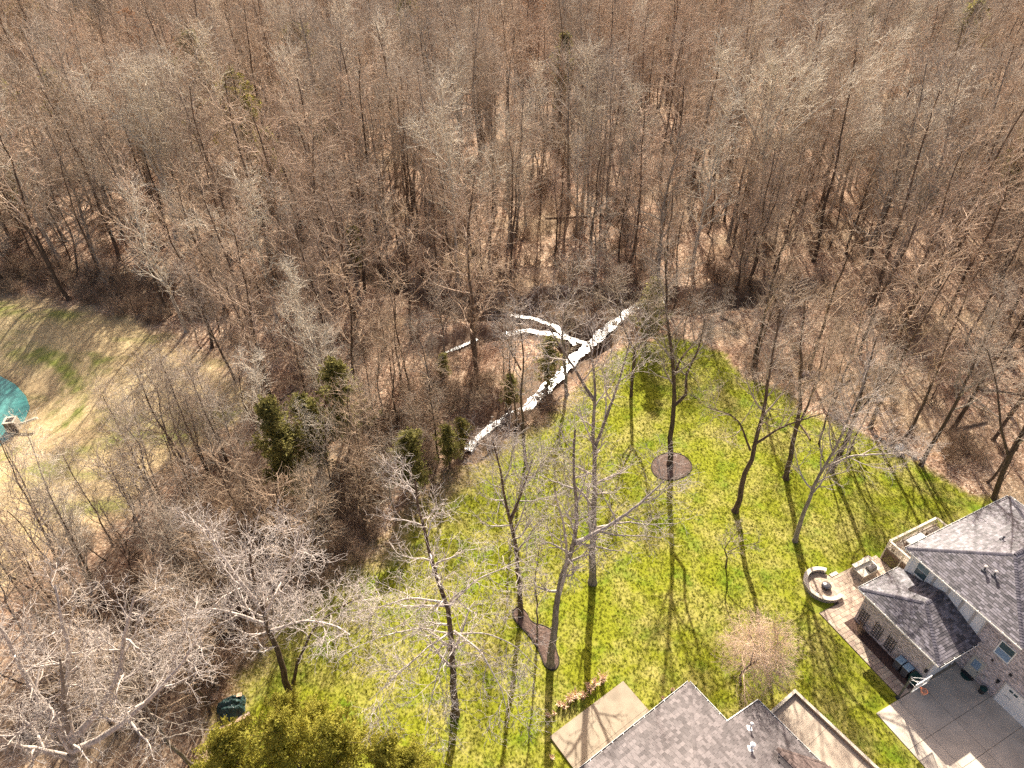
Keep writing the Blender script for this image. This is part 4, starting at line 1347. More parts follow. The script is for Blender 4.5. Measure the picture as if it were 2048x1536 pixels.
s_ = gp[:, 0] * hc + gp[:, 1] * hs
t_ = gp[:, 0] * hs - gp[:, 1] * hc
inh = ((s_ > 38.9) & (t_ > -21.5)) | ((s_ > 36.3) & (t_ > -10.8))
sd = sd + 0.8 * wob(gp[:, 0], gp[:, 1], 1.3, 4.0) + 1.3 * wob(gp[:, 0], gp[:, 1], 0.6, 2.0) * (1 - sstep(0, 10, gp[:, 0]))
fw = 0.5 + 2.4 * (1 - sstep(0, 12, gp[:, 0]))
gp = gp[(sd < fw * rgb.uniform(-1.6, 0.7, len(sd))) & vis & ~inh]
instancer('lawn_grass', np.stack([gp[:, 0], gp[:, 1], height(gp[:, 0], gp[:, 1])], 1), np.zeros(len(gp), int), rgb.uniform(0.6, 1.2, len(gp)), rgb.uniform(0, 6.28, len(gp)), [[gt]], 'short grass blades of the mown lawn')

# ------------------------------------------------------------------ the big house (local frame: X = s, Y = -t, turned 26 degrees)
HA = R(26)


def hw(X, Y, z=0.0, ang=HA):
    return (X * cos(ang) - Y * sin(ang), X * sin(ang) + Y * cos(ang), z)


def shingles(mb, eave_a, eave_b, up_l, up_r, row=0.2, tab=0.33, thick=0.03):
    """courses of tabs on the plane with lower edge eave_a->eave_b and upper corners up_l, up_r"""
    A_, B_, C_, D_ = (np.array(p, float) for p in (eave_a, eave_b, up_r, up_l))
    ex = unit(B_ - A_)
    n = unit(np.cross(ex, (C_ + D_) / 2 - (A_ + B_) / 2))
    if n[2] < 0:
        n = -n
    ey = np.cross(n, ex)
    if ey[2] < 0:
        ey = -ey
    hgt = np.dot(D_ - A_, ey)
    hgt2 = np.dot(C_ - A_, ey)
    hm = max(hgt, hgt2)
    xl = np.dot(D_ - A_, ex)
    xr = np.dot(C_ - A_, ex)
    L = np.dot(B_ - A_, ex)
    r = 0
    v = -0.03
    while v < hm - 0.02:
        vm = min(v + row, hm)
        f = max(0, min(1, (v + row / 2) / hm))
        a0 = xl * f
        a1 = L + (xr - L) * f
        x = a0 - random.uniform(0, tab)
        while x < a1:
            w = tab * random.uniform(0.75, 1.3)
            x0, x1 = max(x, a0), min(x + w - 0.012, a1)
            if x1 - x0 > 0.03:
                th = thick * random.uniform(0.8, 1.2)
                p = lambda xx, vv, tt: tuple(A_ + ex * xx + ey * vv + n * tt)
                lo, hi = v, vm + 0.01
                mb.add([p(x0, lo, th), p(x1, lo, th), p(x1, hi, 0.012), p(x0, hi, 0.012), p(x0, lo, 0.0), p(x1, lo, 0.0)],
                       [(0, 1, 2, 3), (4, 5, 1, 0), (4, 0, 3), (5, 2, 1)])
            x += w
        v += row
        r += 1


def caps(mb, a, b, w=0.30, step=0.22):
    a, b = np.array(a, float), np.array(b, float)
    L = np.linalg.norm(b - a)
    d = (b - a) / L
    side = unit(np.cross(d, (0, 0, 1.0)))
    upv = np.cross(side, d)
    n = int(L / step)
    for i in range(n):
        p, q = a + d * i * step, a + d * (i * step + step * 1.02)
        lift0, lift1 = 0.06, 0.035
        vs = []
        for P_, lf in ((p, lift0), (q, lift1)):
            vs += [tuple(P_ - side * w / 2 + upv * (lf - w * 0.17)), tuple(P_ + upv * lf), tuple(P_ + side * w / 2 + upv * (lf - w * 0.17))]
        mb.add(vs, [(0, 1, 4, 3), (1, 2, 5, 4), (0, 2, 1)])


def roof_face(parent, off, ang_unused, ea, eb, ul, ur, mat, loc0, row=0.2, tab=0.33, thick=0.03):
    """a roof face: underlay sheet part > shingles"""
    mb = MB(off)
    dz = -0.02
    vs = [(p[0], p[1], p[2] + dz) for p in (ea, eb, ur, ul)]
    vs2 = [(p[0], p[1], p[2] + dz - 0.12) for p in (ea, eb, ur, ul)]
    f = [(0, 1, 2, 3), (7, 6, 5, 4), (0, 4, 5, 1), (1, 5, 6, 2), (2, 6, 7, 3), (3, 7, 4, 0)]
    if np.linalg.norm(np.array(ul) - np.array(ur)) < 0.02:
        vs = vs[:3]
        vs2 = vs2[:3]
        f = [(0, 1, 2), (5, 4, 3), (0, 3, 4, 1), (1, 4, 5, 2), (2, 5, 3, 0)]
    mb.add(vs + vs2, f)
    ro = mb.build('roof', M['underlay'], parent)
    sb = MB(off)
    shingles(sb, ea, eb, ul, ur, row, tab, thick)
    so = sb.build('shingles', mat, ro)
    so['kind'] = 'stuff'
    return ro


def brick_wall(mb, a, b, z0, z1, holes=(), nrm=None, bw=0.25, bh=0.085, gap=0.014, proud=0.016):
    """running-bond bricks on the vertical wall a->b (local xy), standing proud of the mortar; holes: (u0,u1,z0,z1)"""
    a, b = np.array(a, float), np.array(b, float)
    L = np.linalg.norm(b - a)
    d = (b - a) / L
    nv = np.array(nrm, float)
    z = z0
    r = 0
    while z < z1 - 0.02:
        h = min(bh, z1 - z)
        u = -(bw / 2 if r % 2 else 0)
        while u < L:
            u0, u1 = max(0, u), min(L, u + bw - gap)
            segs = [(u0, u1)]
            for h0, h1, hz0, hz1 in holes:
                if z + h > hz0 and z < hz1:
                    ns_ = []
                    for s0, s1 in segs:
                        if s1 <= h0 or s0 >= h1:
                            ns_.append((s0, s1))
                        else:
                            if s0 < h0:
                                ns_.append((s0, h0))
                            if s1 > h1:
                                ns_.append((h1, s1))
                    segs = ns_
            for s0, s1 in segs:
                if s1 - s0 < 0.02:
                    continue
                pr = proud * random.uniform(0.6, 1.3)
                p0, p1 = a + d * s0, a + d * s1
                q0, q1 = p0 + nv * pr, p1 + nv * pr
                zt = z + h - gap
                vs = [(*p0, z), (*p1, z), (*p1, zt), (*p0, zt), (*q0, z), (*q1, z), (*q1, zt), (*q0, zt)]
                mb.add(vs, [(4, 5, 6, 7), (3, 7, 6, 2), (0, 4, 7, 3), (1, 2, 6, 5), (0, 1, 5, 4)])
            u += bw
        z += bh
        r += 1


HO = (45.0, 14.0, 0.0)                          # base of the house in the local frame
house = empty('brick_house', hw(45.0, 14.0), HA, 'two-storey whitewashed brick house with grey hipped roofs on the right', 'house')
# walls: main block
MX, MY0, MY1 = 45.77, -4.0, 17.5
mb = MB(HO)
mb.box(MX, 57.95, MY0, MY1, 0.0, 6.72)
walls = mb.build('wall', M['mortar'], house)
# openings on the main front wall (u runs along +Y from MY0)
front_holes = [(9.14 - 4.0 + 4.0 - MY0 - 4.0 + 4.0, 0, 0, 0)]
doorY = (9.10, 10.02)
winY = (8.15, 9.2)
garY = (2.6, 7.4)
mb = MB(HO)
fh = [(doorY[0] - MY0 - 0.08, doorY[1] - MY0 + 0.08, 0.0, 2.32), (winY[0] - MY0 - 0.06, winY[1] - MY0 + 0.06, 4.02, 5.62), (garY[0] - MY0 - 0.1, garY[1] - MY0 + 0.1, 0.0, 2.45)]
brick_wall(mb, (MX, MY0), (MX, 10.62), 0.02, 6.60, fh, (-1, 0))
o = mb.build('brickwork', M['brick'], house)
o['kind'] = 'stuff'
# white siding boards above the wing roof
mb = MB(HO)
mb.box(MX - 0.02, MX, 10.72, MY1 - 0.02, 3.6, 6.70)
mb.build('siding', M['siding'], house)
for yb in (15.2, 13.9, 12.7, 11.6):
    mb = MB(HO)
    mb.box(MX - 0.055, MX - 0.022, yb - 0.10, yb + 0.10, 3.7, 6.68)
    mb.build('batten', M['trim_dull'], house)
mb = MB(HO)
mb.box(MX - 0.06, MX - 0.022, 17.28, 17.52, 3.5, 6.70)
mb.build('corner_board', M['trim'], house)
# left corner white band seen under the gutter
mb = MB(HO)
mb.box(MX - 0.05, MX - 0.022, 10.80, 17.2, 6.42, 6.66)
mb.build('frieze_board', M['trim'], house)


def window(y0, y1, z0, z1, X, glass, bars=True, blind=False):
    mb = MB(HO)
    w = 0.07
    mb.box(X - 0.075, X - 0.001, y0 - w, y1 + w, z0 - w, z0)
    mb.box(X - 0.075, X - 0.001, y0 - w, y1 + w, z1, z1 + w)
    mb.box(X - 0.074, X - 0.001, y0 - w, y0, z0, z1)
    mb.box(X - 0.074, X - 0.001, y1, y1 + w, z0, z1)
    wo = mb.build('window', M['trim'], house)
    m2 = MB(HO)
    zm = (z0 + z1) / 2
    m2.box(X - 0.028, X - 0.004, y0, y1, z0, zm - 0.022)
    p1 = m2.build('pane', M[glass[0]], wo)
    m2 = MB(HO)
    m2.box(X - 0.040, X - 0.004, y0, y1, zm + 0.022, z1)
    m2.build('pane', M[glass[1]], wo)
    m2 = MB(HO)
    m2.box(X - 0.06, X - 0.004, y0, y1, zm - 0.02, zm + 0.02)
    m2.build('sash_bar', M['trim'], wo)
    m2 = MB(HO)
    m2.box(X - 0.11, X - 0.002, y0 - 0.12, y1 + 0.12, z0 - w - 0.06, z0 - w - 0.003)
    m2.build('sill', M['trim_dull'], wo)


window(winY[0], winY[1], 4.1, 5.55, MX, ('glass_blue', 'glass'))
window(15.75, 16.75, 4.75, 6.2, MX - 0.02, ('glass', 'glass_teal'))
# service door
mb = MB(HO)
mb.box(MX - 0.06, MX - 0.001, doorY[0] - 0.07, doorY[0], 0.0, 2.25)
mb.box(MX - 0.06, MX - 0.001, doorY[1], doorY[1] + 0.07, 0.0, 2.25)
mb.box(MX - 0.06, MX - 0.001, doorY[0] - 0.07, doorY[1] + 0.07, 2.252, 2.32)
mb.build('door_frame', M['trim_dull'], house)
mb = MB(HO)
mb.box(MX - 0.045, MX - 0.002, doorY[0] + 0.003, doorY[1] - 0.003, 0.18, 2.245)
dr = mb.build('door', M['door'], house)
mb = MB(HO)
mb.box(MX - 0.055, MX - 0.046, doorY[0] + 0.16, doorY[1] - 0.16, 1.15, 2.05)
mb.build('pane', M['glass_blue'], dr)
mb = MB(HO)
mb.tube([(MX - 0.045, doorY[0] + 0.09, 1.05), (MX - 0.10, doorY[0] + 0.09, 1.05)], 0.035, 8)
mb.build('handle', M['dark_metal'], dr)
mb = MB(HO)
mb.box(MX - 0.30, MX - 0.002, doorY[0] - 0.05, doorY[1] + 0.05, 0.02, 0.16)
mb.build('threshold', M['dark_metal'], house)
# garage door on the front wall
mb = MB(HO)
mb.box(MX - 0.09, MX - 0.001, garY[0] - 0.1, garY[0], 0.02, 2.4)
mb.box(MX - 0.09, MX - 0.001, garY[1], garY[1] + 0.1, 0.02, 2.4)
mb.box(MX - 0.09, MX - 0.001, garY[0] - 0.1, garY[1] + 0.1, 2.402, 2.5)
mb.build('door_frame', M['trim_dull'], house)
gdr = MB(HO)
gdr.box(MX - 0.03, MX - 0.001, garY[0], garY[1], 0.05, 2.38)
gd = gdr.build('garage_door', M['trim'], house)
for k in range(4):
    mb = MB(HO)
    mb.box(MX - 0.055, MX - 0.031, garY[0] + 0.01, garY[1] - 0.01, 0.06 + k * 0.58, 0.06 + k * 0.58 + 0.565)
    mb.build('panel', M['siding'], gd)
for k in range(4):
    for j in range(2):
        y = garY[1] - 0.42 - k * 1.15 - j * 0.36
        mb = MB(HO)
        mb.box(MX - 0.066, MX - 0.056, y - 0.28, y, 1.94, 2.16)
        mb.build('pane', M['glass'], gd)
mb = MB(HO)
mb.box(MX - 0.068, MX - 0.056, garY[1] - 0.9, garY[1] - 0.35, 1.30, 1.33)
mb.build('handle', M['dark_metal'], gd)
# lamp, vents on the front wall
for (y, z, s, nm) in ((7.85, 1.95, 0.11, 'wall_lamp'), (8.95, 3.2, 0.075, 'wall_vent'), (7.55, 3.35, 0.11, 'wall_vent'), (6.9, 4.7, 0.11, 'wall_vent'), (10.45, 2.0, 0.05, 'wall_outlet')):
    mb = MB(HO)
    mb.box(MX - 0.12 if nm == 'wall_lamp' else MX - 0.05, MX - 0.017, y - s, y + s, z - s * 1.3, z + s * 1.3)
    lo = mb.build(nm, M['dark_metal'], house)
    if nm == 'wall_lamp':
        mb = MB(HO)
        mb.box(MX - 0.21, MX - 0.121, y - 0.07, y + 0.07, z - 0.2, z + 0.12)
        mb.build('lamp_shade', M['dark_metal'], lo)
# meter box beside door
mb = MB(HO)
mb.box(MX - 0.14, MX - 0.017, 8.62, 8.80, 1.0, 1.3)
mb.build('meter_box', M['trim_dull'], house)

# wing
WX, WY0, WY1 = 41.45, 10.85, 17.33
mb = MB(HO)
mb.box(WX, MX - 0.003, WY0, WY1, 0.0, 3.86)
mb.build('wall', M['mortar'], house)
mb = MB(HO)
brick_wall(mb, (WX, WY0 + 0.16), (WX, WY1), 0.02, 3.80, (), (-1, 0))
o = mb.build('brickwork', M['brick'], house)
o['kind'] = 'stuff'
mb = MB(HO)
brick_wall(mb, (WX, WY1), (MX - 0.03, WY1), 0.02, 3.80, (), (0, 1))
o = mb.build('brickwork', M['brick'], house)
o['kind'] = 'stuff'
mb = MB(HO)
brick_wall(mb, (45.0, WY0), (MX - 0.03, WY0), 0.02, 3.80, (), (0, -1))
brick_wall(mb, (WX + 0.22, WY0), (WX + 0.5, WY0), 0.02, 3.80, (), (0, -1))
o = mb.build('brickwork', M['brick'], house)
o['kind'] = 'stuff'
mb = MB(HO)
mb.box(WX - 0.03, WX + 0.2, WY0 - 0.03, WY0 + 0.15, 0.0, 3.84)
mb.build('corner_board', M['trim_dull'], house)
mb = MB(HO)
mb.box(42.0, 44.95, WY0 - 0.05, WY0 - 0.002, 0.04, 3.0)
gw = mb.build('garage_door', M['trim'], house)
for k in range(4):
    mb = MB(HO)
    mb.box(42.05, 44.9, WY0 - 0.075, WY0 - 0.051, 0.06 + k * 0.72, 0.06 + k * 0.72 + 0.70)
    mb.build('panel', M['siding'], gw)
mb = MB(HO)
mb.box(42.0, 44.95, WY0 - 0.06, WY0 - 0.002, 3.01, 3.8)
mb.build('frieze_board', M['trim_dull'], house)
mb = MB(HO)
mb.tube([(45.25, WY0 - 0.07, 0.1), (45.25, WY0 - 0.07, 3.6)], 0.045, 6)
mb.build('downspout', M['trim'], house)
mb = MB(HO)
mb.tube([(MX - 0.09, 10.68, 6.6), (MX - 0.09, 10.68, 4.3)], 0.05, 6)
mb.build('downspout', M['trim_dull'], house)
mb = MB(HO)
mb.box(WX - 0.22, WX - 0.03, WY0 - 0.09, WY0 + 0.09, 1.9, 2.2)
mb.build('wall_lamp', M['dark_metal'], house)

# wing roof (eave 4.0)
EZ = 4.0
wl, wn0, wn1 = 40.97, 10.27, 17.88
apx = (43.55, 14.08, 5.36)
rj = (MX - 0.03, 14.08, 5.36)
roof_face(house, HO, 0, (wl, wn1, EZ), (wl, wn0, EZ), apx, apx, M['shingle_grey'], None)
roof_face(house, HO, 0, (wl, wn0, EZ), (MX - 0.03, wn0, EZ), apx, rj, M['shingle_grey'], None)
roof_face(house, HO, 0, (MX - 0.03, wn1, EZ), (wl, wn1, EZ), rj, apx, M['shingle_grey'], None)
# main roof (eave 6.75)
EM = 6.75
ml, mr, mn0, mn1 = 45.3, 58.42, 7.94, 17.98
ap1 = (50.3, 12.96, 8.95)
ap2 = (53.4, 12.96, 8.95)
roof_face(house, HO, 0, (ml, mn1, EM), (ml, mn0, EM), ap1, ap1, M['shingle_grey'], None)
roof_face(house, HO, 0, (ml, mn0, EM), (mr, mn0, EM), ap1, ap2, M['shingle_grey'], None)
roof_face(house, HO, 0, (mr, mn1, EM), (ml, mn1, EM), ap2, ap1, M['shingle_grey'], None)
roof_face(house, HO, 0, (mr, mn0, EM), (mr, mn1, EM), ap2, ap2, M['shingle_grey'], None)
# lower near part of the main block: flat-pitched roof beyond the corner
roof_face(house, HO, 0, (ml + 0.5, mn0 - 0.05, EM - 0.05), (ml + 0.5, MY0 - 0.4, EM - 0.05), (51.5, mn0 - 0.05, EM + 1.2), (51.5, MY0 - 0.4, EM + 1.2), M['shingle_grey'], None, 0.4, 0.6)
mb = MB(HO)
for a, b in (((wl, wn1, EZ), apx), ((wl, wn0, EZ), apx), (apx, rj), ((ml, mn1, EM), ap1), ((ml, mn0, EM), ap1), (ap1, ap2), (ap2, (mr, mn1, EM)), (ap2, (mr, mn0, EM))):
    caps(mb, a, b)
o = mb.build('ridge_caps', M['shingle_cap'], house)
o['kind'] = 'stuff'
# gutters
def gutter(parent, off, a, b, nrm, mats=('trim', 'dark_metal')):
    a, b, nrm = np.array(a, float), np.array(b, float), np.array((*nrm, 0), float)
    w = 0.11
    mb = MB(off)
    for o_, wd, hh, zc in ((w + 0.02, 0.022, 0.12, -0.03), (0.012, 0.022, 0.12, -0.05)):
        p, q = a + nrm * o_, b + nrm * o_
        mb.bar(p + (0, 0, zc), q + (0, 0, zc), wd, hh)
    g_o = mb.build('gutter', M[mats[0]], parent)
    mb = MB(off)
    mb.bar(a + nrm * (w / 2 + 0.015) + (0, 0, -0.075), b + nrm * (w / 2 + 0.015) + (0, 0, -0.075), w - 0.015, 0.02)
    mb.build('trough', M[mats[1]], g_o)
    L = np.linalg.norm(b - a)
    d = (b - a) / L
    n = max(2, int(L / 1.0))
    for i in range(n):
        c = a + d * (i + 0.5) * L / n
        mb = MB(off)
        mb.bar(c + nrm * 0.02 + (0, 0, 0.012), c + nrm * (w + 0.03) + (0, 0, 0.028), 0.05, 0.015)
        mb.build('bracket', M[mats[0]], g_o)


gutter(house, HO, (wl - 0.01, wn0 - 0.02, EZ), (wl - 0.01, wn1 + 0.02, EZ), (-1, 0))
gutter(house, HO, (wl - 0.02, wn0 - 0.01, EZ), (MX - 0.5, wn0 - 0.01, EZ), (0, -1))
gutter(house, HO, (wl - 0.02, wn1 + 0.01, EZ), (MX - 0.1, wn1 + 0.01, EZ), (0, 1))
gutter(house, HO, (ml - 0.01, mn0 - 0.02, EM), (ml - 0.01, mn1 + 0.02, EM), (-1, 0))
gutter(house, HO, (ml - 0.02, mn1 + 0.01, EM), (mr + 0.02, mn1 + 0.01, EM), (0, 1))
gutter(house, HO, (mr + 0.01, mn0, EM), (mr + 0.01, mn1, EM), (1, 0))


def on_main_left(px, py):
    """point on the left hip face of the main roof under a pixel"""
    n = np.cross(np.array(ap1) - np.array((ml, mn1, EM)), np.array((ml, mn0, EM)) - np.array((ml, mn1, EM)))
    d = ray(px, py)
    o_ = np.array([0, 0, CAM_H])
    ca, sa = cos(HA), sin(HA)
    L = lambda v: np.array([v[0] * ca + v[1] * sa, -v[0] * sa + v[1] * ca, v[2]])
    d, o_ = L(d), L(o_)
    t = np.dot(np.array(ap1) - o_, n) / np.dot(d, n)
    return o_ + d * t


def roof_vent(parent, off, p, h, r, mats, cap=False):
    mb = MB(off)
    mb.box(p[0] - 0.16, p[0] + 0.16, p[1] - 0.16, p[1] + 0.16, p[2] - 0.05, p[2] + 0.05)
    v = mb.build('roof_vent', M[mats[0]], parent)
    mb = MB(off)
    mb.tube([(p[0], p[1], p[2] + 0.051), (p[0], p[1], p[2] + h)], r, 10)
    mb.build('pipe', M[mats[1]], v)
    if cap:
        mb = MB(off)
        mb.tube([(p[0], p[1], p[2] + h + 0.002), (p[0], p[1], p[2] + h + 0.05), (p[0], p[1], p[2] + h + 0.10)], [r * 1.9, r * 2.0, r * 0.7], 12)
        mb.build('vent_cap', M[mats[2]], v)


for px, py in ((1968, 1140), (1988, 1150)):
    p = on_main_left(px, py)
    roof_vent(house, HO, p, 0.42, 0.07, ('pole_grey', 'pole_grey', 'trim_dull'), True)
roof_vent(house, HO, (51.6, 14.6, 8.25), 0.3, 0.05, ('pole_grey', 'pole_grey', 'pole_grey'), True)

# trellises on the wing wall
for k, (y0, y1) in enumerate(((16.35, 17.05), (14.9, 15.6), (13.6, 14.3))):
    t = empty('trellis', hw(WX - 0.05, (y0 + y1) / 2), HA, ['black wall trellis nearest the patio', 'middle black wall trellis on the brick wing', 'black wall trellis nearest the bins'][k], 'trellis', 'black trellises on the brick wing')
    to = (WX - 0.05, (y0 + y1) / 2, 0)
    for j in range(4):
        mb = MB(to)
        y = y0 + (y1 - y0) * j / 3
        mb.bar((WX - 0.06, y, 0.3), (WX - 0.06, y, 1.95), 0.035)
        mb.build('upright', M['dark_metal'], t)
    for j in range(6):
        mb = MB(to)
        z = 0.45 + j * 0.28
        mb.bar((WX - 0.10, y0 - 0.03, z), (WX - 0.10, y1 + 0.03, z), 0.035)
        mb.build('crossbar', M['dark_metal'], t)

# ------------------------------------------------------------------ driveway, walk, patio, beds
drive = empty('driveway', hw(38, 5), HA, None, None, None, 'structure')
xs_ = [36.5, 38.88, 41.55, 45.74]
ys_ = [-16.0, -10.9, -8.2, -5.5, -2.6, 0.2, 2.45, 4.98, 7.58, 10.60]
mb = MB((38, 5, 0))
mb.box(36.52, 45.72, -16, 10.58, -0.1, 0.035)
mb.build('joint_bed', M['joint'], drive)
for i in range(3):
    for j in range(len(ys_) - 1):
        mb = MB((38, 5, 0))
        mb.box(xs_[i] + 0.014, xs_[i + 1] - 0.014, ys_[j] + 0.014, ys_[j + 1] - 0.014, 0.0, 0.06 + random.uniform(0, 0.004))
        mb.build('concrete_slab', M['concrete'], drive)
# apron slab reaching up to the wing door
mb = MB((38, 5, 0))
mb.box(40.34, 45.72, 10.605, 10.84, 0.0, 0.068)
mb.build('concrete_slab', M['concrete_old'], drive)

patio = empty('patio', hw(43, 18), HA, None, None, None, 'structure')
PO = (43, 18, 0)
mb = MB(PO)
mb.prism([(39.14, 10.62), (40.32, 10.62), (40.32, 17.25), (41.44, 17.25), (41.44, 17.36), (48.6, 17.36), (48.6, 21.3), (42.6, 21.3), (41.3, 19.5), (41.0, 19.07), (39.14, 19.07)], -0.05, 0.04)
mb.build('bedding', M['joint'], patio)


def paver(x0, x1, y0, y1, big=False):
    mb = MB(PO)
    g = 0.012
    z = 0.075 + random.uniform(-0.005, 0.007)
    mb.box(x0 + g, x1 - g, y0 + g, y1 - g, 0.0, z)
    mb.build('paver', M[random.choice(('paver', 'paver', 'paver_b', 'paver_c'))], patio)


pw, ph_ = 0.58, 0.40
y = 10.64
r = 0
while y < 17.34:
    x = 39.15 - (pw / 2 if r % 2 else 0)
    while x < 40.31:
        x0, x1 = max(39.15, x), min(40.31, x + pw)
        if x1 - x0 > 0.1:
            paver(x0, x1, y, y + ph_)
        x += pw
    y += ph_
    r += 1
y = 17.38
r = 0
while y < 21.28:
    x = 39.15 - (pw / 2 if r % 2 else 0)
    y1 = min(y + ph_, 21.3)
    while x < 48.58:
        x0, x1 = max(39.15, x), min(48.58, x + pw)
        xm = (x0 + x1) / 2
        ok = (xm > 41.45 or y < 17.6 or True)
        if y > 18.85:
            ok = xm > 41.2 + (y - 18.9) * 0.62
        if ok and x1 - x0 > 0.1:
            paver(x0, x1, y, y1)
        x += pw
    y += ph_
    r += 1
# mulch bed along the wing
mb = MB()
vs = []
b_ = MB((41, 14, 0))
nyb = 60
for j in range(nyb + 1):
    for i in range(9):
        X = 40.33 + (41.42 - 40.33) * i / 8
        Y = 10.66 + (17.37 - 10.66) * j / nyb
        edge = min(i, 8 - i) / 4.0
        vs.append((X, Y, 0.03 + 0.07 * min(1, edge * 1.5) + random.uniform(-0.02, 0.02)))
b_.add(vs, [(j * 9 + i, j * 9 + i + 1, (j + 1) * 9 + i + 1, (j + 1) * 9 + i) for j in range(nyb) for i in range(8)])
tag(b_.build('mulch_bed', M['mulch'], None, hw(41, 14), HA), 'dark mulch bed between the paver walk and the brick wing', 'flower bed')
# bare shrub in the bed
o = link(D.objects.new('bare_shrub', shrubs[1]))
o.location = hw(40.9, 16.3)
o.scale = (0.35, 0.35, 0.45)
tag(o, 'leafless shrub in the mulch bed below the trellises', 'shrub')

# seat wall and fire pit
CXs, CYs = 41.55, 20.95
seat = empty('seat_wall', hw(CXs, CYs), HA, 'curved stone seat wall around the fire pit', 'seat wall')
RI, RO = 1.42, 1.80
a0, a1 = R(38), R(290)
nst = 22
for k in range(nst):
    for lv in range(2):
        s0 = a0 + (a1 - a0) * (k + (0.5 if lv else 0)) / nst
        s1 = a0 + (a1 - a0) * (k + 1 + (0.5 if lv else 0)) / nst
        s1 = min(s1, a1)
        s0 += 0.006
        s1 -= 0.006
        if s1 - s0 < 0.02:
            continue
        mb = MB()
        ri, ro = RI + 0.04 + random.uniform(-0.015, 0.015), RO - 0.04 + random.uniform(-0.015, 0.015)
        mb.prism([(ri * cos(s0), ri * sin(s0)), (ro * cos(s0), ro * sin(s0)), (ro * cos(s1), ro * sin(s1)), (ri * cos(s1), ri * sin(s1))], 0.0 + lv * 0.21, 0.20 + lv * 0.21)
        mb.build('stone', M['wall_stone'], seat)
for k in range(12):
    s0, s1 = a0 + (a1 - a0) * k / 12 + 0.004, a0 + (a1 - a0) * (k + 1) / 12 - 0.004
    mb = MB()
    sm = (s0 + s1) / 2
    mb.prism([(RI * cos(s0), RI * sin(s0)), (RO * cos(s0), RO * sin(s0)), (RO * cos(sm), RO * sin(sm)), (RO * cos(s1), RO * sin(s1)), (RI * cos(s1), RI * sin(s1)), (RI * cos(sm), RI * sin(sm))], 0.425, 0.49)
    mb.build('cap_stone', M['cap_stone'], seat)
cf_ = empty('round_patio_floor', hw(CXs, CYs), HA, None, None, None, 'structure')
mb = MB()
n = 32
mb.prism([(1.44 * cos(2 * pi * k / n), 1.44 * sin(2 * pi * k / n)) for k in range(n)], -0.03, 0.045)
mb.build('bedding', M['joint'], cf_)
for rr_, nn in ((0.35, 6), (0.7, 12), (1.05, 18), (1.40, 24)):
    for k in range(nn):
        s0, s1 = 2 * pi * k / nn + 0.012 / rr_, 2 * pi * (k + 1) / nn - 0.012 / rr_
        mb = MB()
        sm = (s0 + s1) / 2
        ri, ro = rr_ - 0.34, rr_ - 0.012
        mb.prism([(ri * cos(s0), ri * sin(s0)), (ro * cos(s0), ro * sin(s0)), (ro * cos(sm), ro * sin(sm)), (ro * cos(s1), ro * sin(s1)), (ri * cos(s1), ri * sin(s1))], 0.0, 0.076 + random.uniform(-0.004, 0.006))
        mb.build('paver', M[random.choice(('paver', 'paver_b', 'paver_c'))], cf_)
pit = empty('fire_pit', hw(41.62, 20.72, 0.08), HA, 'round dark fire pit with a silvery domed cover inside the seat wall', 'fire pit')
mb = MB()
mb.tube([(0, 0, 0), (0, 0, 0.12), (0, 0, 0.32)], [0.34, 0.42, 0.42], 20)
mb.build('bowl', M['dark_metal'], pit, smooth=False)
mb = MB()
mb.tube([(0, 0, 0.321), (0, 0, 0.36), (0, 0, 0.42), (0, 0, 0.46)], [0.41, 0.39, 0.25, 0.04], 20)
mb.build('cover', M['steel'], pit, smooth=True)
mb = MB()
mb.tube([(0, 0, 0.461), (0, 0, 0.51)], 0.03, 8)
mb.build('knob', M['dark_metal'], pit)

# outdoor kitchen
KO = (45.85, 20.35, 0)
kit = empty('outdoor_kitchen', hw(*KO[:2]), HA, 'stone outdoor kitchen counter with raised bar at the patio edge', 'counter')
kx0, kx1, ky0, ky1 = 44.85, 46.95, 19.75, 20.75
mb = MB(KO)
mb.box(kx0 + 0.05, kx1 - 0.05, ky0 + 0.05, ky1 - 0.02, 0.07, 0.86)
mb.build('base', M['coping'], kit)
for f in range(6):
    z = 0.08 + f * 0.13
    u = kx0 + 0.02 - (0.17 if f % 2 else 0)
    while u < kx1 - 0.02:
        x0, x1 = max(kx0 + 0.02, u), min(kx1 - 0.02, u + 0.34)
        if x1 - x0 > 0.05:
            mb = MB(KO)
            mb.box(x0, x1 - 0.012, ky0 + 0.0 + random.uniform(0.0, 0.015), ky0 + 0.049, z, z + 0.118)
            mb.build('stone', M['wall_stone'], kit)
        u += 0.34
    v = ky0 + 0.05 - (0.15 if f % 2 else 0)
    while v < ky1 - 0.02:
        y0, y1 = max(ky0 + 0.051, v), min(ky1 - 0.02, v + 0.34)
        if y1 - y0 > 0.05:
            mb = MB(KO)
            mb.box(kx0 + random.uniform(0.0, 0.015), kx0 + 0.049, y0, y1 - 0.012, z, z + 0.118)
            mb.build('stone', M['wall_stone'], kit)
        v += 0.34
mb = MB(KO)
mb.box(kx0 - 0.06, kx1 + 0.06, ky0 - 0.06, ky1 - 0.02, 0.865, 0.92)
mb.build('countertop', M['counter'], kit)
mb = MB(KO)
mb.box(kx0, kx1, ky1 - 0.015, ky1 + 0.20, 0.07, 1.08)
mb.build('bar_wall', M['wall_stone'], kit)
mb = MB(KO)
mb.box(kx0 - 0.08, kx1 + 0.08, ky1 - 0.06, ky1 + 0.32, 1.085, 1.15)
mb.build('bar_top', M['counter'], kit)
gr = empty('gas_grill', hw(46.15, 20.05, 0.922), HA, 'dark hooded barbecue grill set on the outdoor kitchen counter', 'grill')
mb = MB()
mb.box(-0.42, 0.42, -0.30, 0.30, 0, 0.10)
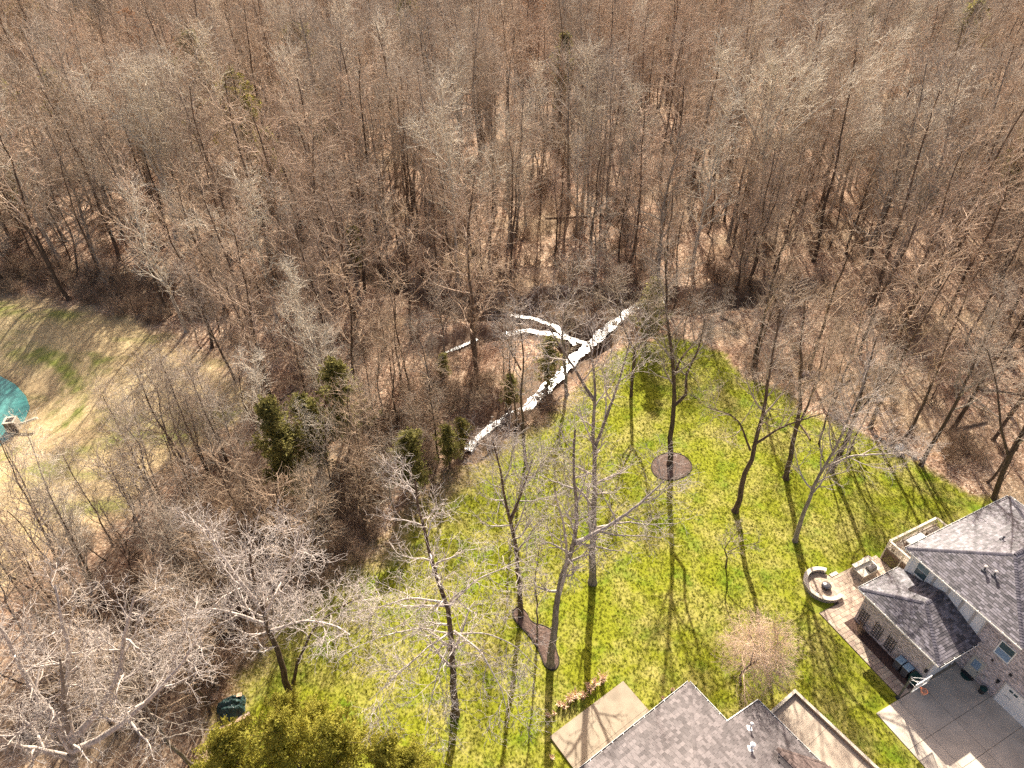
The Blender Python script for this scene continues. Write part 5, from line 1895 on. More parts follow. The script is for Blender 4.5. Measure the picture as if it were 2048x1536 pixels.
mb.build('body', M['dark_metal'], gr)
mb = MB()
prof = [(-0.29, 0.10), (-0.29, 0.22), (-0.22, 0.34), (-0.08, 0.40), (0.10, 0.40), (0.24, 0.33), (0.29, 0.20), (0.29, 0.10)]
vs = [(-0.40, a, b) for a, b in prof] + [(0.40, a, b) for a, b in prof]
n = len(prof)
mb.add(vs, [tuple(range(n - 1, -1, -1)), tuple(range(n, 2 * n))] + [(i, i + 1, n + i + 1, n + i) for i in range(n - 1)])
mb.build('hood', M['steel'], gr)
mb = MB()
mb.tube([(-0.30, -0.36, 0.20), (0.30, -0.36, 0.20)], 0.018, 6)
mb.build('handle', M['steel'], gr)
for k, (X, Y) in enumerate(((43.35, 21.45), (47.45, 21.42))):
    mb = MB()
    mb.box(-0.42, 0.42, -0.16, 0.16, 0, 0.13)
    tag(mb.build('step_stone', M['cap_stone'], None, hw(X, Y, 0.0), HA), ['cream step block at the patio edge by the seat wall', 'cream step block at the patio edge by the deck'][k], 'step')

# deck
DO = (51.5, 19.2, 0)
deck = empty('deck', hw(*DO[:2]), HA, 'raised cream railed deck behind the big house', 'deck')
dx0, dx1, dy0, dy1, dz = 48.7, 54.95, 17.54, 20.85, 1.62
for k in range(24):
    y = dy0 + k * (dy1 - dy0) / 24
    mb = MB(DO)
    mb.box(dx0 + 0.04, dx1 - 0.04, y + 0.006, y + (dy1 - dy0) / 24 - 0.006, dz - 0.04, dz)
    mb.build('deck_board', M['deck'], deck)
mb = MB(DO)
mb.box(dx0, dx1, dy1, dy1 + 0.05, dz - 0.28, dz - 0.002)
mb.box(dx0 - 0.05, dx0, dy0, dy1 + 0.05, dz - 0.28, dz - 0.002)
mb.box(dx1, dx1 + 0.05, dy0, dy1 + 0.05, dz - 0.28, dz - 0.002)
mb.build('rim_joist', M['lattice'], deck)
for (X, Y) in ((dx0, dy0 + 0.1), (dx0, 19.2), (dx0, dy1), (50.8, dy1), (52.9, dy1), (dx1, dy1), (dx1, dy0 + 0.1)):
    mb = MB(DO)
    mb.box(X - 0.055, X + 0.055, Y - 0.055, Y + 0.055, 0, 2.56)
    mb.build('post', M['rail'], deck)


def rail(a, b):
    a, b = np.array(a, float), np.array(b, float)
    mb = MB(DO)
    mb.bar((*a, 2.60), (*b, 2.60), 0.20, 0.05)
    mb.build('top_rail', M['rail'], deck)
    mb = MB(DO)
    mb.bar((*a, dz + 0.12), (*b, dz + 0.12), 0.05, 0.06)
    mb.build('bottom_rail', M['rail'], deck)
    L = np.linalg.norm(b - a)
    n = int(L / 0.155)
    for i in range(1, n):
        c = a + (b - a) * i / n
        mb = MB(DO)
        mb.box(c[0] - 0.018, c[0] + 0.018, c[1] - 0.018, c[1] + 0.018, dz + 0.15, 2.575)
        mb.build('baluster', M['rail'], deck)


rail((dx0, dy0 + 0.05), (dx0, dy1))
rail((dx0, dy1), (dx1, dy1))
rail((dx1, dy1), (dx1, dy0 + 0.05))
# lattice skirt, left and far side
def skirt(a, b):
    a, b = np.array(a, float), np.array(b, float)
    L = np.linalg.norm(b - a)
    d = (b - a) / L
    H_ = dz - 0.3
    mb = MB(DO)
    sp_ = 0.16
    for sgn in (1, -1):
        u = -H_
        while u < L + H_:
            # diagonal slat clipped to the panel
            lo_u, hi_u = u, u + H_ * 1.0
            z0, z1 = (0.03, H_) if sgn > 0 else (H_, 0.03)
            t0 = max(0, (0 - lo_u) / (hi_u - lo_u))
            t1 = min(1, (L - lo_u) / (hi_u - lo_u))
            if t1 - t0 > 0.05:
                p = a + d * (lo_u + (hi_u - lo_u) * t0)
                q = a + d * (lo_u + (hi_u - lo_u) * t1)
                off_n = 0.012 * sgn
                nn_ = np.array([d[1], -d[0]])
                mb.bar((*(p + nn_ * off_n), z0 + (z1 - z0) * t0), (*(q + nn_ * off_n), z0 + (z1 - z0) * t1), 0.045, 0.012, up=(*nn_, 0))
            u += sp_
    o = mb.build('lattice_skirt', M['lattice'], deck)
    o['kind'] = 'stuff'
    mb = MB(DO)
    mb.bar((*a, H_ + 0.0), (*b, H_ + 0.0), 0.05, 0.08)
    mb.bar((*a, 0.04), (*b, 0.04), 0.05, 0.08)
    mb.build('skirt_frame', M['lattice'], deck)


skirt((dx0 - 0.03, dy0 + 0.1), (dx0 - 0.03, dy1))
skirt((dx0, dy1 + 0.03), (dx1, dy1 + 0.03))
tub = empty('hot_tub', hw(51.25, 19.4, dz), HA, 'square hot tub under a white cover on the deck', 'hot tub')
mb = MB()
mb.box(-0.93, 0.93, -0.88, 0.88, 0.0, 0.72)
mb.build('cabinet', M['tub_side'], tub)
mb = MB()
mb.box(-1.0, -0.006, -0.95, 0.95, 0.725, 0.83)
mb.box(0.006, 1.0, -0.95, 0.95, 0.725, 0.83)
mb.build('cover', M['tub'], tub)
mb = MB()
mb.box(-0.90, 0.90, 0.40, 0.90, 0.832, 0.86)
mb.build('cover_flap', M['white_metal'], tub)
for k, (X, Y, w, lab) in enumerate(((49.35, 20.35, 0.55, 'slatted wooden deck bench at the patio end of the deck'), (53.9, 20.2, 0.7, 'slatted wooden deck bench at the far end of the deck'))):
    bn = empty('deck_bench', hw(X, Y, dz), HA, lab, 'bench', 'deck benches')
    for j in range(4):
        mb = MB()
        mb.box(-w, w, -0.20 + j * 0.10, -0.115 + j * 0.10, 0.40, 0.44)
        mb.build('slat', M['deck'], bn)
    for sx_ in (-1, 1):
        mb = MB()
        mb.box(sx_ * (w - 0.1) - 0.04, sx_ * (w - 0.1) + 0.04, -0.16, 0.16, 0, 0.398)
        mb.build('leg', M['lattice'], bn)
    mb = MB()
    mb.box(-w, w, 0.22, 0.26, 0.55, 0.62)
    mb.box(-w, w, 0.22, 0.26, 0.72, 0.79)
    mb.box(-w + 0.06, -w + 0.12, 0.20, 0.219, 0.3, 0.80)
    mb.box(w - 0.12, w - 0.06, 0.20, 0.219, 0.3, 0.80)
    mb.build('backrest', M['coping'], bn)

# bins, planter, basketball hoop
for k, (X, Y, mb_, ml_, lab) in enumerate(((41.0, 12.55, 'pole_grey', 'blue_lid', 'grey wheeled bin with pale blue lid, further from the driveway'), (41.02, 11.85, 'pole_grey', 'blue_lid', 'grey wheeled bin with pale blue lid beside the green bin'),
                                           (40.95, 11.1, 'green_bin', 'green_bin', 'dark green wheeled bin at the wing corner behind the backboard'))):
    bn = empty('wheeled_bin', hw(X, Y, 0.06), HA + random.uniform(-0.1, 0.1), lab, 'bin', 'wheeled bins beside the wing')
    mb = MB()
    vs = [(-0.24, -0.24, 0.06), (0.24, -0.24, 0.06), (0.24, 0.24, 0.06), (-0.24, 0.24, 0.06), (-0.30, -0.29, 1.12), (0.30, -0.29, 1.12), (0.30, 0.29, 1.12), (-0.30, 0.29, 1.12)]
    mb.add(vs, [(0, 3, 2, 1), (4, 5, 6, 7), (0, 1, 5, 4), (1, 2, 6, 5), (2, 3, 7, 6), (3, 0, 4, 7)])
    mb.build('body', M[mb_], bn)
    mb = MB()
    mb.add([(-0.36, -0.31, 1.125), (0.33, -0.31, 1.125), (0.33, 0.31, 1.125), (-0.36, 0.31, 1.125), (-0.33, -0.28, 1.20), (0.30, -0.28, 1.23), (0.30, 0.28, 1.23), (-0.33, 0.28, 1.20)],
           [(0, 3, 2, 1), (4, 5, 6, 7), (0, 1, 5, 4), (1, 2, 6, 5), (2, 3, 7, 6), (3, 0, 4, 7)])
    mb.build('lid', M[ml_], bn)
    for sy in (-1, 1):
        mb = MB()
        mb.tube([(0.2, sy * 0.25, 0.11), (0.2, sy * 0.30, 0.11)], 0.11, 12)
        mb.build('wheel', M['dark_metal'], bn)
    mb = MB()
    mb.tube([(0.36, -0.24, 1.10), (0.36, 0.24, 1.10)], 0.018, 6)
    mb.build('handle', M['dark_metal'], bn)
cn = empty('trash_can', hw(45.3, 8.15, 0.06), HA, 'round black trash can against the garage wall', 'trash can')
mb = MB()
mb.tube([(0, 0, 0), (0, 0, 0.55)], [0.20, 0.25], 16)
mb.build('body', M['dark_metal'], cn)
mb = MB()
mb.tube([(0, 0, 0.552), (0, 0, 0.60), (0, 0, 0.66)], [0.27, 0.26, 0.10], 16)
mb.build('lid', M['green_bin'], cn)
mt = MB()
mt.prism([(0.0, -0.42)] + [(-0.38 * sin(pi * k / 10), -0.42 * cos(pi * k / 10)) for k in range(1, 10)] + [(0.0, 0.42)], 0, 0.02)
tag(mt.build('door_mat', M['green_bin'], None, hw(45.44, 9.56, 0.068), HA), 'dark half-round mat in front of the service door', 'mat')

hp = empty('basketball_hoop', hw(39.02, 10.72), HA, 'basketball hoop on a dark pole at the driveway corner', 'basketball hoop')
mb = MB()
mb.box(-0.075, 0.075, -0.075, 0.075, 0, 3.15)
mb.build('pole', M['pole_grey'], hp)
mb = MB()
mb.box(-0.16, 0.16, -0.16, 0.16, 0.0, 0.05)
mb.build('base_plate', M['dark_metal'], hp)
for sx_ in (-1, 1):
    for (za, zb) in ((3.10, 3.75), (2.70, 3.15)):
        mb = MB()
        mb.bar((sx_ * 0.08, -0.02, za), (sx_ * 0.45, -0.68, zb), 0.026)
        mb.build('support_arm', M['white_metal'], hp)
BY = -0.72
mb = MB()
mb.box(-0.82, 0.82, BY - 0.012, BY + 0.012, 2.92, 3.93)
bbm, nt, bs = new_mat('acrylic_board')
bs.inputs['Base Color'].default_value = (0.75, 0.78, 0.80, 1)
bs.inputs['Roughness'].default_value = 0.1
bs.inputs['Alpha'].default_value = 0.35
bd = mb.build('backboard', bbm, hp)
mb = MB()
for (x0, x1, z0, z1) in ((-0.86, 0.86, 2.88, 2.92), (-0.86, 0.86, 3.93, 3.97), (-0.86, -0.82, 2.921, 3.929), (0.82, 0.86, 2.921, 3.929)):
    mb.box(x0, x1, BY - 0.03, BY + 0.03, z0, z1)
mb.build('board_frame', M['white_metal'], bd)
mb = MB()
for (x0, x1, z0, z1) in ((-0.30, 0.30, 3.08, 3.12), (-0.30, 0.30, 3.50, 3.54), (-0.30, -0.26, 3.121, 3.499), (0.26, 0.30, 3.121, 3.499)):
    mb.box(x0, x1, BY - 0.018, BY - 0.013, z0, z1)
mb.build('target_square', M['white_metal'], bd)
mb = MB()
RC = (0.0, BY - 0.03 - 0.15 - 0.23, 3.05)
n = 24
pts = [(RC[0] + 0.23 * cos(2 * pi * k / n), RC[1] + 0.23 * sin(2 * pi * k / n), RC[2]) for k in range(n + 1)]
mb.tube(pts, 0.018, 6, caps=False)
mb.box(-0.08, 0.08, BY - 0.20, BY - 0.031, 3.02, 3.06)
mb.build('rim', M['orange'], hp)
mb = MB()
for k in range(12):
    a, a2 = 2 * pi * k / 12, 2 * pi * (k + 0.5) / 12
    a3 = 2 * pi * (k + 1) / 12
    P1 = (RC[0] + 0.225 * cos(a), RC[1] + 0.225 * sin(a), 3.04)
    P2 = (RC[0] + 0.17 * cos(a2), RC[1] + 0.17 * sin(a2), 2.85)
    P3_ = (RC[0] + 0.225 * cos(a3), RC[1] + 0.225 * sin(a3), 3.04)
    P4 = (RC[0] + 0.13 * cos(a), RC[1] + 0.13 * sin(a), 2.65)
    P5 = (RC[0] + 0.13 * cos(a3), RC[1] + 0.13 * sin(a3), 2.65)
    for p, q in ((P1, P2), (P3_, P2), (P2, P4), (P2, P5)):
        mb.bar(p, q, 0.012)
mb.build('net', M['net'], hp)

# ------------------------------------------------------------------ the near house (local frame turned 35.6 degrees)
NA = R(35.5)


def nw(X, Y, z=0.0):
    return hw(X, Y, z, NA)


def nl(px, py, z=0.0):
    g = G(px, py, z)
    return (g[0] * cos(NA) + g[1] * sin(NA), -g[0] * sin(NA) + g[1] * cos(NA))


NO = (22.0, 6.0, 0.0)
near_h = empty('grey_roofed_house', nw(22.0, 6.0), NA, 'low house with a broad taupe shingle roof cut by the bottom edge', 'house')
c1 = nl(1378, 1365, 4.2)
ci = nl(1456, 1442, 4.2)
c2 = nl(1525, 1385, 4.2)
bx0 = c1[0] - 14
SL = 0.36
X1, Y1 = c1
Xi, Yi = X1, ci[1]
X2 = c2[0]
ZE = 4.2
z2 = ZE - SL * (X2 - X1)
# left face eave (facing +Y), hip from (X1,Y1)
hipn = 9.0
pk = (X1 - hipn, Y1 - hipn, ZE + SL * hipn)
roof_face(near_h, NO, 0, (X1, Y1, ZE), (X1 - 26, Y1, ZE), pk, (X1 - 26, Y1 - hipn, ZE + SL * hipn), M['shingle_tan'], None, 0.26, 0.34, 0.02)
# right face: plane falling towards +X, with a lower extension past the inner corner
roof_face(near_h, NO, 0, (X1, Yi, ZE), (X1, Y1, ZE), (X1 - (Y1 - Yi), Yi, ZE + SL * (Y1 - Yi)), (X1 - (Y1 - Yi), Yi, ZE + SL * (Y1 - Yi)), M['shingle_tan'], None, 0.26, 0.34, 0.02)
Xh, Zh = X1 - (Y1 - Yi), ZE + SL * (Y1 - Yi)
roof_face(near_h, NO, 0, (X2, Yi - 16, z2), (X2, Yi, z2), (Xh, Yi - 16, Zh), (Xh, Yi, Zh), M['shingle_tan'], None, 0.26, 0.34, 0.02)
roof_face(near_h, NO, 0, (Xh, Yi - 16, Zh), (Xh, Yi, Zh), (pk[0], Yi - 16, pk[2]), pk, M['shingle_tan'], None, 0.26, 0.34, 0.02)
mb = MB(NO)
caps(mb, (X1, Y1, ZE), (X1 - 9, Y1 - 9, ZE + SL * 9), 0.28, 0.3)
o = mb.build('ridge_caps', M['shingle_tan'], near_h)
o['kind'] = 'stuff'
mb = MB(NO)
mb.box(X1 - 25, X1 - 0.45, Y1 - 18, Y1 - 0.45, 0, ZE - 0.16)
mb.box(X1 - 0.449, X2 - 0.45, Yi - 18, Yi - 0.3, 0, z2 - 0.16)
mb.build('wall', M['mortar'], near_h)
gutter(near_h, NO, (X1 - 25, Y1 + 0.01, ZE), (X1 + 0.02, Y1 + 0.01, ZE), (0, 1))
gutter(near_h, NO, (X1 + 0.01, Yi + 0.1, ZE), (X1 + 0.01, Y1 + 0.02, ZE), (1, 0))
gutter(near_h, NO, (X2 + 0.01, Yi - 15, z2), (X2 + 0.01, Yi + 0.02, z2), (1, 0))
# sloping white rake along the inner step
mb = MB(NO)
mb.bar((X1, Yi + 0.05, ZE - 0.02), (X2 + 0.1, Yi + 0.05, z2 - 0.02), 0.06, 0.16)
mb.build('rake_board', M['trim'], near_h)
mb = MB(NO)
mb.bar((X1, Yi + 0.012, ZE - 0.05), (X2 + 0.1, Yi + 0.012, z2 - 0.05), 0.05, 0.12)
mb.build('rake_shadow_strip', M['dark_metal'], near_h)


def near_roof(px, py):
    """point on the low right face of the near roof"""
    n = np.array([SL, 0, 1.0])
    d = ray(px, py)
    ca, sa = cos(NA), sin(NA)
    L = lambda v: np.array([v[0] * ca + v[1] * sa, -v[0] * sa + v[1] * ca, v[2]])
    d, o_ = L(d), L(np.array([0, 0, CAM_H]))
    t = np.dot(np.array((X1, Y1, ZE)) - o_, n) / np.dot(d, n)
    return o_ + d * t


for k, (px, py, h, r) in enumerate(((1500, 1456, 0.62, 0.055), (1502, 1497, 0.55, 0.085))):
    p = near_roof(px, py)
    mb = MB(NO)
    vs = [(p[0] - 0.36, p[1] - 0.05, p[2] + 0.10), (p[0] - 0.05, p[1] - 0.24, p[2] + 0.03), (p[0] + 0.18, p[1] + 0.02, p[2] - 0.02), (p[0] - 0.05, p[1] + 0.28, p[2] + 0.03),
          (p[0] - 0.36, p[1] - 0.05, p[2] + 0.13), (p[0] - 0.05, p[1] - 0.24, p[2] + 0.07), (p[0] + 0.18, p[1] + 0.02, p[2] + 0.03), (p[0] - 0.05, p[1] + 0.28, p[2] + 0.07)]
    mb.add(vs, [(0, 3, 2, 1), (4, 5, 6, 7), (0, 1, 5, 4), (1, 2, 6, 5), (2, 3, 7, 6), (3, 0, 4, 7)])
    v = mb.build('flue', M['white_metal'], near_h)
    mb = MB(NO)
    mb.tube([(p[0], p[1], p[2] + 0.0), (p[0], p[1], p[2] + 0.14)], [r * 1.9, r * 1.2], 12)
    mb.build('collar', M['white_metal'], v)
    mb = MB(NO)
    mb.tube([(p[0], p[1], p[2] + 0.141), (p[0], p[1], p[2] + h)], r, 12)
    mb.build('pipe', M['trim_dull'], v)
    mb = MB(NO)
    mb.tube([(p[0], p[1], p[2] + h + 0.002), (p[0], p[1], p[2] + h + 0.06), (p[0], p[1], p[2] + h + 0.13)], [r * 1.9, r * 2.1, r * 0.9], 14)
    mb.build('vent_cap', M['white_metal'], v)
# raised gable roof at the bottom edge
pg = near_roof(1553, 1506)
gx_, gy_, gz_ = pg[0], pg[1], pg[2] + 0.55
w_ = 2.6
roof_face(near_h, NO, 0, (gx_ + w_, gy_ - w_, gz_ - 0.45 * w_), (gx_ + w_, gy_ - 8, gz_ - 0.45 * w_), (gx_, gy_, gz_), (gx_, gy_ - 8, gz_), M['shingle_brown'], None, 0.16, 0.3)
roof_face(near_h, NO, 0, (gx_ - w_, gy_ - 8, gz_ - 0.45 * w_), (gx_ - w_, gy_ - w_, gz_ - 0.45 * w_), (gx_, gy_ - 8, gz_), (gx_, gy_, gz_), M['shingle_tan'], None, 0.26, 0.34)
mb = MB(NO)
caps(mb, (gx_, gy_ - 8, gz_), (gx_, gy_ + 0.1, gz_), 0.34, 0.3)
caps(mb, (gx_, gy_, gz_), (gx_ + w_, gy_ - w_, gz_ - 0.45 * w_), 0.34, 0.3)
o = mb.build('ridge_caps', M['shingle_brown'], near_h)
o['kind'] = 'stuff'

# slab at the left of the near house
sl_a, sl_b, sl_c = nl(1100, 1475), nl(1246, 1364), nl(1300, 1425)
sx0, sx1, sy1 = sl_a[0], sl_b[0], sl_b[1]
side = empty('side_patio', nw(sx0, sy1), NA, None, None, None, 'structure')
SO = (sx0, sy1, 0)
mb = MB(SO)
mb.box(sx0 + 0.02, sx1 - 0.02, sy1 - 5.4, sy1 - 0.02, -0.05, 0.14)
mb.build('joint_bed', M['joint'], side)
for i in range(2):
    for j in range(2):
        mb = MB(SO)
        xm = (sx0 + sx1) / 2
        xa, xb = ((sx0, xm - 0.01), (xm + 0.01, sx1))[i]
        ya, yb = ((sy1 - 2.7, sy1), (sy1 - 5.42, sy1 - 2.72))[j]
        mb.box(xa, xb, ya, yb, 0, 0.17)
        mb.build('concrete_slab', M['concrete_old'], side)
# walled terrace at the right of the near house
ta, tb = nl(1590, 1378, 0.9), nl(1556, 1408, 0.9)
tx1, ty1 = ta
ter = empty('terrace', nw(tx1 - 2, ty1 - 3), NA, 'cream concrete terrace with a brown parapet beside the near roof', 'terrace')
TO = (tx1 - 2, ty1 - 3, 0)
for k, (ya, yb) in enumerate(((ty1 - 3.2, ty1 - 0.2), (ty1 - 6.22, ty1 - 3.22), (ty1 - 9.5, ty1 - 6.24), (ty1 - 13, ty1 - 9.52))):
    mb = MB(TO)
    mb.box(X2 - 0.45, tx1 - 0.2, ya, yb, 0, 0.55)
    mb.build('concrete_slab', M['concrete_cream'], ter)
mb = MB(TO)
mb.box(X2 - 0.6, tx1 - 0.005, ty1 - 0.19, ty1 - 0.005, 0, 0.84)
mb.build('parapet', M['coping'], ter)
mb = MB(TO)
mb.box(tx1 - 0.19, tx1 - 0.005, ty1 - 13, ty1 - 0.195, 0, 0.84)
mb.build('parapet', M['coping'], ter)
mb = MB(TO)
mb.box(X2 - 0.65, tx1 + 0.02, ty1 - 0.21, ty1 + 0.02, 0.842, 0.89)
mb.build('coping', M['cap_stone'], ter)
mb = MB(TO)
mb.box(tx1 - 0.21, tx1 + 0.02, ty1 - 13, ty1 - 0.215, 0.842, 0.89)
mb.build('coping', M['cap_stone'], ter)


# ------------------------------------------------------------------ beds, grasses and small things in the garden
def bed(name, pix, mat, label, z=0.08):
    pts = gpts(pix)
    c = np.mean(pts, 0)
    # smooth closed outline
    P_ = np.array(pts)
    for _ in range(2):
        Q_ = []
        for i in range(len(P_)):
            a, b = P_[i], P_[(i + 1) % len(P_)]
            Q_ += [a * 0.75 + b * 0.25, a * 0.25 + b * 0.75]
        P_ = np.array(Q_)
    root = empty(name, (c[0], c[1], 0), 0, label, 'flower bed')
    mb = MB((c[0], c[1], 0))
    n = len(P_)
    rings = 7
    vs = []
    for k in range(rings):
        f = 1 - k / rings
        for p in P_:
            q = c + (p - c) * f
            vs.append((q[0] + random.uniform(-.03, .03) * (k > 0), q[1] + random.uniform(-.03, .03) * (k > 0), 0.03 + z * min(1, k * 0.6) + random.uniform(-0.02, 0.03) * (k > 0)))
    vs.append((c[0], c[1], z + 0.04))
    fs = [(k * n + i, k * n + (i + 1) % n, (k + 1) * n + (i + 1) % n, (k + 1) * n + i) for k in range(rings - 1) for i in range(n)]
    fs += [((rings - 1) * n + i, (rings - 1) * n + (i + 1) % n, rings * n) for i in range(n)]
    mb.add(vs, fs)
    mb.build('mulch', mat, root)
    mb = MB((c[0], c[1], 0))
    ring = [(p[0], p[1], 0.06) for p in P_] + [(P_[0][0], P_[0][1], 0.06)]
    mb.tube(ring, 0.045, 5, caps=False)
    mb.build('edging', M['edging'], root)


bed('round_mulch_bed', [(1302, 925), (1318, 910), (1345, 904), (1370, 912), (1386, 930), (1380, 948), (1352, 962), (1320, 960), (1303, 945)], M['mulch_red'], 'round mulch ring around the forked lawn tree')
bed('long_mulch_bed', [(1022, 1226), (1035, 1212), (1052, 1222), (1062, 1246), (1090, 1252), (1106, 1262), (1112, 1300), (1121, 1325), (1108, 1344), (1090, 1336), (1080, 1305), (1058, 1270), (1035, 1250)], M['mulch_red'], 'long narrow mulch bed around three lawn trees')

gr_pts = [(1400 - 1400 + 1105 + 8 * 0, 0)]
clumps = [(1190, 1372, 1.0), (1205, 1364, 1.1), (1180, 1384, 0.8), (1165, 1396, 0.9), (1150, 1396, 1.0), (1138, 1404, 1.0), (1128, 1416, 0.8), (1118, 1412, 0.6), (1176, 1374, 0.6), (1095, 1434, 0.5), (1108, 1430, 0.45), (1344, 1382, 0.4), (1326, 1400, 0.4), (1104, 1518, 0.45)]
for k, (px, py, s) in enumerate(clumps):
    rg = np.random.default_rng(900 + k)
    g = G(px, py)
    mb = MB()
    for j in range(70):
        a = rg.uniform(0, 6.28)
        L = rg.uniform(0.5, 1.1) * s
        lean = rg.uniform(0.05, 0.55)
        bx_, by_ = rg.normal(0, 0.09 * s, 2)
        w = 0.016
        p0 = np.array([bx_, by_, 0])
        p1 = p0 + np.array([cos(a) * lean * L * 0.5, sin(a) * lean * L * 0.5, L * 0.7])
        p2 = p1 + np.array([cos(a) * lean * L * 0.6, sin(a) * lean * L * 0.6, L * 0.2])
        sd_ = np.array([-sin(a), cos(a), 0]) * w
        mb.add([tuple(p0 - sd_), tuple(p0 + sd_), tuple(p1 + sd_ * 1.6), tuple(p1 - sd_ * 1.6), tuple(p2)], [(0, 1, 2, 3), (3, 2, 4)])
    tag(mb.build('dry_grass_clump', M['dry_grass'], None, g), 'pale dry ornamental grass clump beside the side patio' if k < 11 else ('small pale dry grass clump by the near roof' if k < 13 else 'small dry grass tuft at the bottom edge'), 'ornamental grass',
        'dry grass clumps along the side patio' if k < 11 else ('dry grass clumps by the near roof' if k < 13 else None))

# tarp-covered pile
tp = empty('tarp_covered_pile', G(464, 1416), R(30), 'dark green tarp thrown over a pile at the lawn edge', 'tarp pile')
rg = np.random.default_rng(71)
mb = MB()
n = 26
vs = []
for j in range(n + 1):
    for i in range(n + 1):
        u, v = i / n * 2 - 1, j / n * 2 - 1
        r = max(abs(u), abs(v))
        h = 0.62 * (1 - r ** 3) + 0.06 * sin(7 * u + 3 * v) * cos(5 * v - 2 * u) + 0.05 * sin(11 * v + 4 * u) + 0.03 * rg.normal()
        h = max(0.02, h)
        th_ = math.atan2(v, u)
        q_ = (r / max(1e-6, math.hypot(u, v))) * (1 + 0.10 * sin(3 * th_ + 0.6) + 0.07 * sin(5 * th_))
        q_ = q_ * 0.6 + 0.45
        vs.append((u * 1.0 * q_, v * 0.95 * q_, h * 1.25 if r < 0.98 else 0.02 + 0.04 * rg.random()))
mb.add(vs, [(j * (n + 1) + i, j * (n + 1) + i + 1, (j + 1) * (n + 1) + i + 1, (j + 1) * (n + 1) + i) for j in range(n) for i in range(n)])
mb.build('tarp', M['tarp'], tp)
for k in range(3):
    mb = MB()
    mb.bar((-1.3 + 0.2 * k, -1.15 - 0.12 * k, 0.06 + 0.05 * k), (1.1, -1.05 - 0.14 * k, 0.06 + 0.04 * k), 0.13, 0.05)
    mb.build('plank', M['plywood'] if k else M['tub_side'], tp)
mb = MB()
mb.add([(0.55, 0.3, 0.66), (0.95, 0.2, 0.60), (1.0, 0.55, 0.50), (0.65, 0.65, 0.55), (0.55, 0.3, 0.69), (0.95, 0.2, 0.63), (1.0, 0.55, 0.53), (0.65, 0.65, 0.58)], [(0, 3, 2, 1), (4, 5, 6, 7), (0, 1, 5, 4), (1, 2, 6, 5), (2, 3, 7, 6), (3, 0, 4, 7)])
mb.build('board', M['plywood'], tp)
mb = MB()
mb.add([(-0.3, -0.25, 0.04), (0.3, -0.2, 0.04), (0.22, 0.3, 0.10), (-0.25, 0.25, 0.12), (-0.3, -0.25, 0.06), (0.3, -0.2, 0.06), (0.22, 0.3, 0.12), (-0.25, 0.25, 0.14)], [(0, 3, 2, 1), (4, 5, 6, 7), (0, 1, 5, 4), (1, 2, 6, 5), (2, 3, 7, 6), (3, 0, 4, 7)])
tag(mb.build('cardboard_sheet', M['plywood'], None, G(429, 1395)), 'tan flat sheet lying on the ground beside the tarp pile', 'sheet')

# rocks at the lawn corner
g = G(1797, 899)
tag(blob('boulder', 0.55, M['rock_white'], None, (g[0], g[1], 0.3), 5, (1.0, 0.85, 0.8)), 'bright white boulder at the far lawn corner', 'boulder')
rk = [(1768, 885, .28, 'rock_dark'), (1780, 892, .30, 'rock'), (1788, 905, .25, 'rock'), (1803, 912, .32, 'rock_dark'), (1815, 905, .3, 'rock_dark'), (1770, 897, .22, 'rock'), (1778, 904, .24, 'rock'),
      (1795, 912, .2, 'rock'), (1760, 880, .26, 'rock_dark'), (1828, 915, .3, 'rock'), (1786, 884, .28, 'rock_dark'), (1842, 920, .25, 'rock'), (1752, 873, .2, 'rock')]
for k, (px, py, r, m) in enumerate(rk):
    g = G(px, py)
    tag(blob('edging_rock', r, M[m], None, (g[0], g[1], r * 0.35), 20 + k, (1, 0.9, 0.6), n=6),
        ('pale' if m == 'rock' else 'dark') + ' edging stone in the row by the white boulder', 'rock', ('pale' if m == 'rock' else 'dark') + ' edging stones by the white boulder')
for k, (px, py, r) in enumerate(((372, 800, 0.35), (1672, 838, .22), (1690, 842, .2), (1660, 830, .2))):
    g = G(px, py)
    tag(blob('stone', r, M['rock'], None, (g[0], g[1], zat(g[0], g[1]) + r * 0.3), 50 + k, (1, 0.8, 0.6), n=6), 'grey stone beside the field-edge trees' if k == 0 else 'small pale stone on the lawn border', 'rock', None if k == 0 else 'pale stones on the lawn border')

# creek stones
rg = np.random.default_rng(88)
cm = np.array(creek_main)
seg = np.r_[0, np.cumsum(np.hypot(*np.diff(cm, axis=0).T))]
mbs = [blob('creek_stone', 0.2, M['rock'], None, (0, 0, -5), 70 + k, (1, 0.8, 0.5), n=5) for k in range(3)]
first = True
for k in range(46):
    s = rg.uniform(0, seg[-1])
    x = np.interp(s, seg, cm[:, 0]) + rg.normal(0, 0.75)
    y = np.interp(s, seg, cm[:, 1]) + rg.normal(0, 0.55)
    o = mbs[k] if k < 3 else mbs[k % 3].copy()
    if k >= 3:
        link(o)
    o.location = (x, y, CZ + 0.03)
    f = rg.uniform(0.5, 1.7)
    o.scale = (f, f, f)
    o.rotation_euler = (0, 0, rg.uniform(0, 6))
    tag(o, 'wet stone breaking the surface of the glinting creek', 'rock', 'stones in the creek')

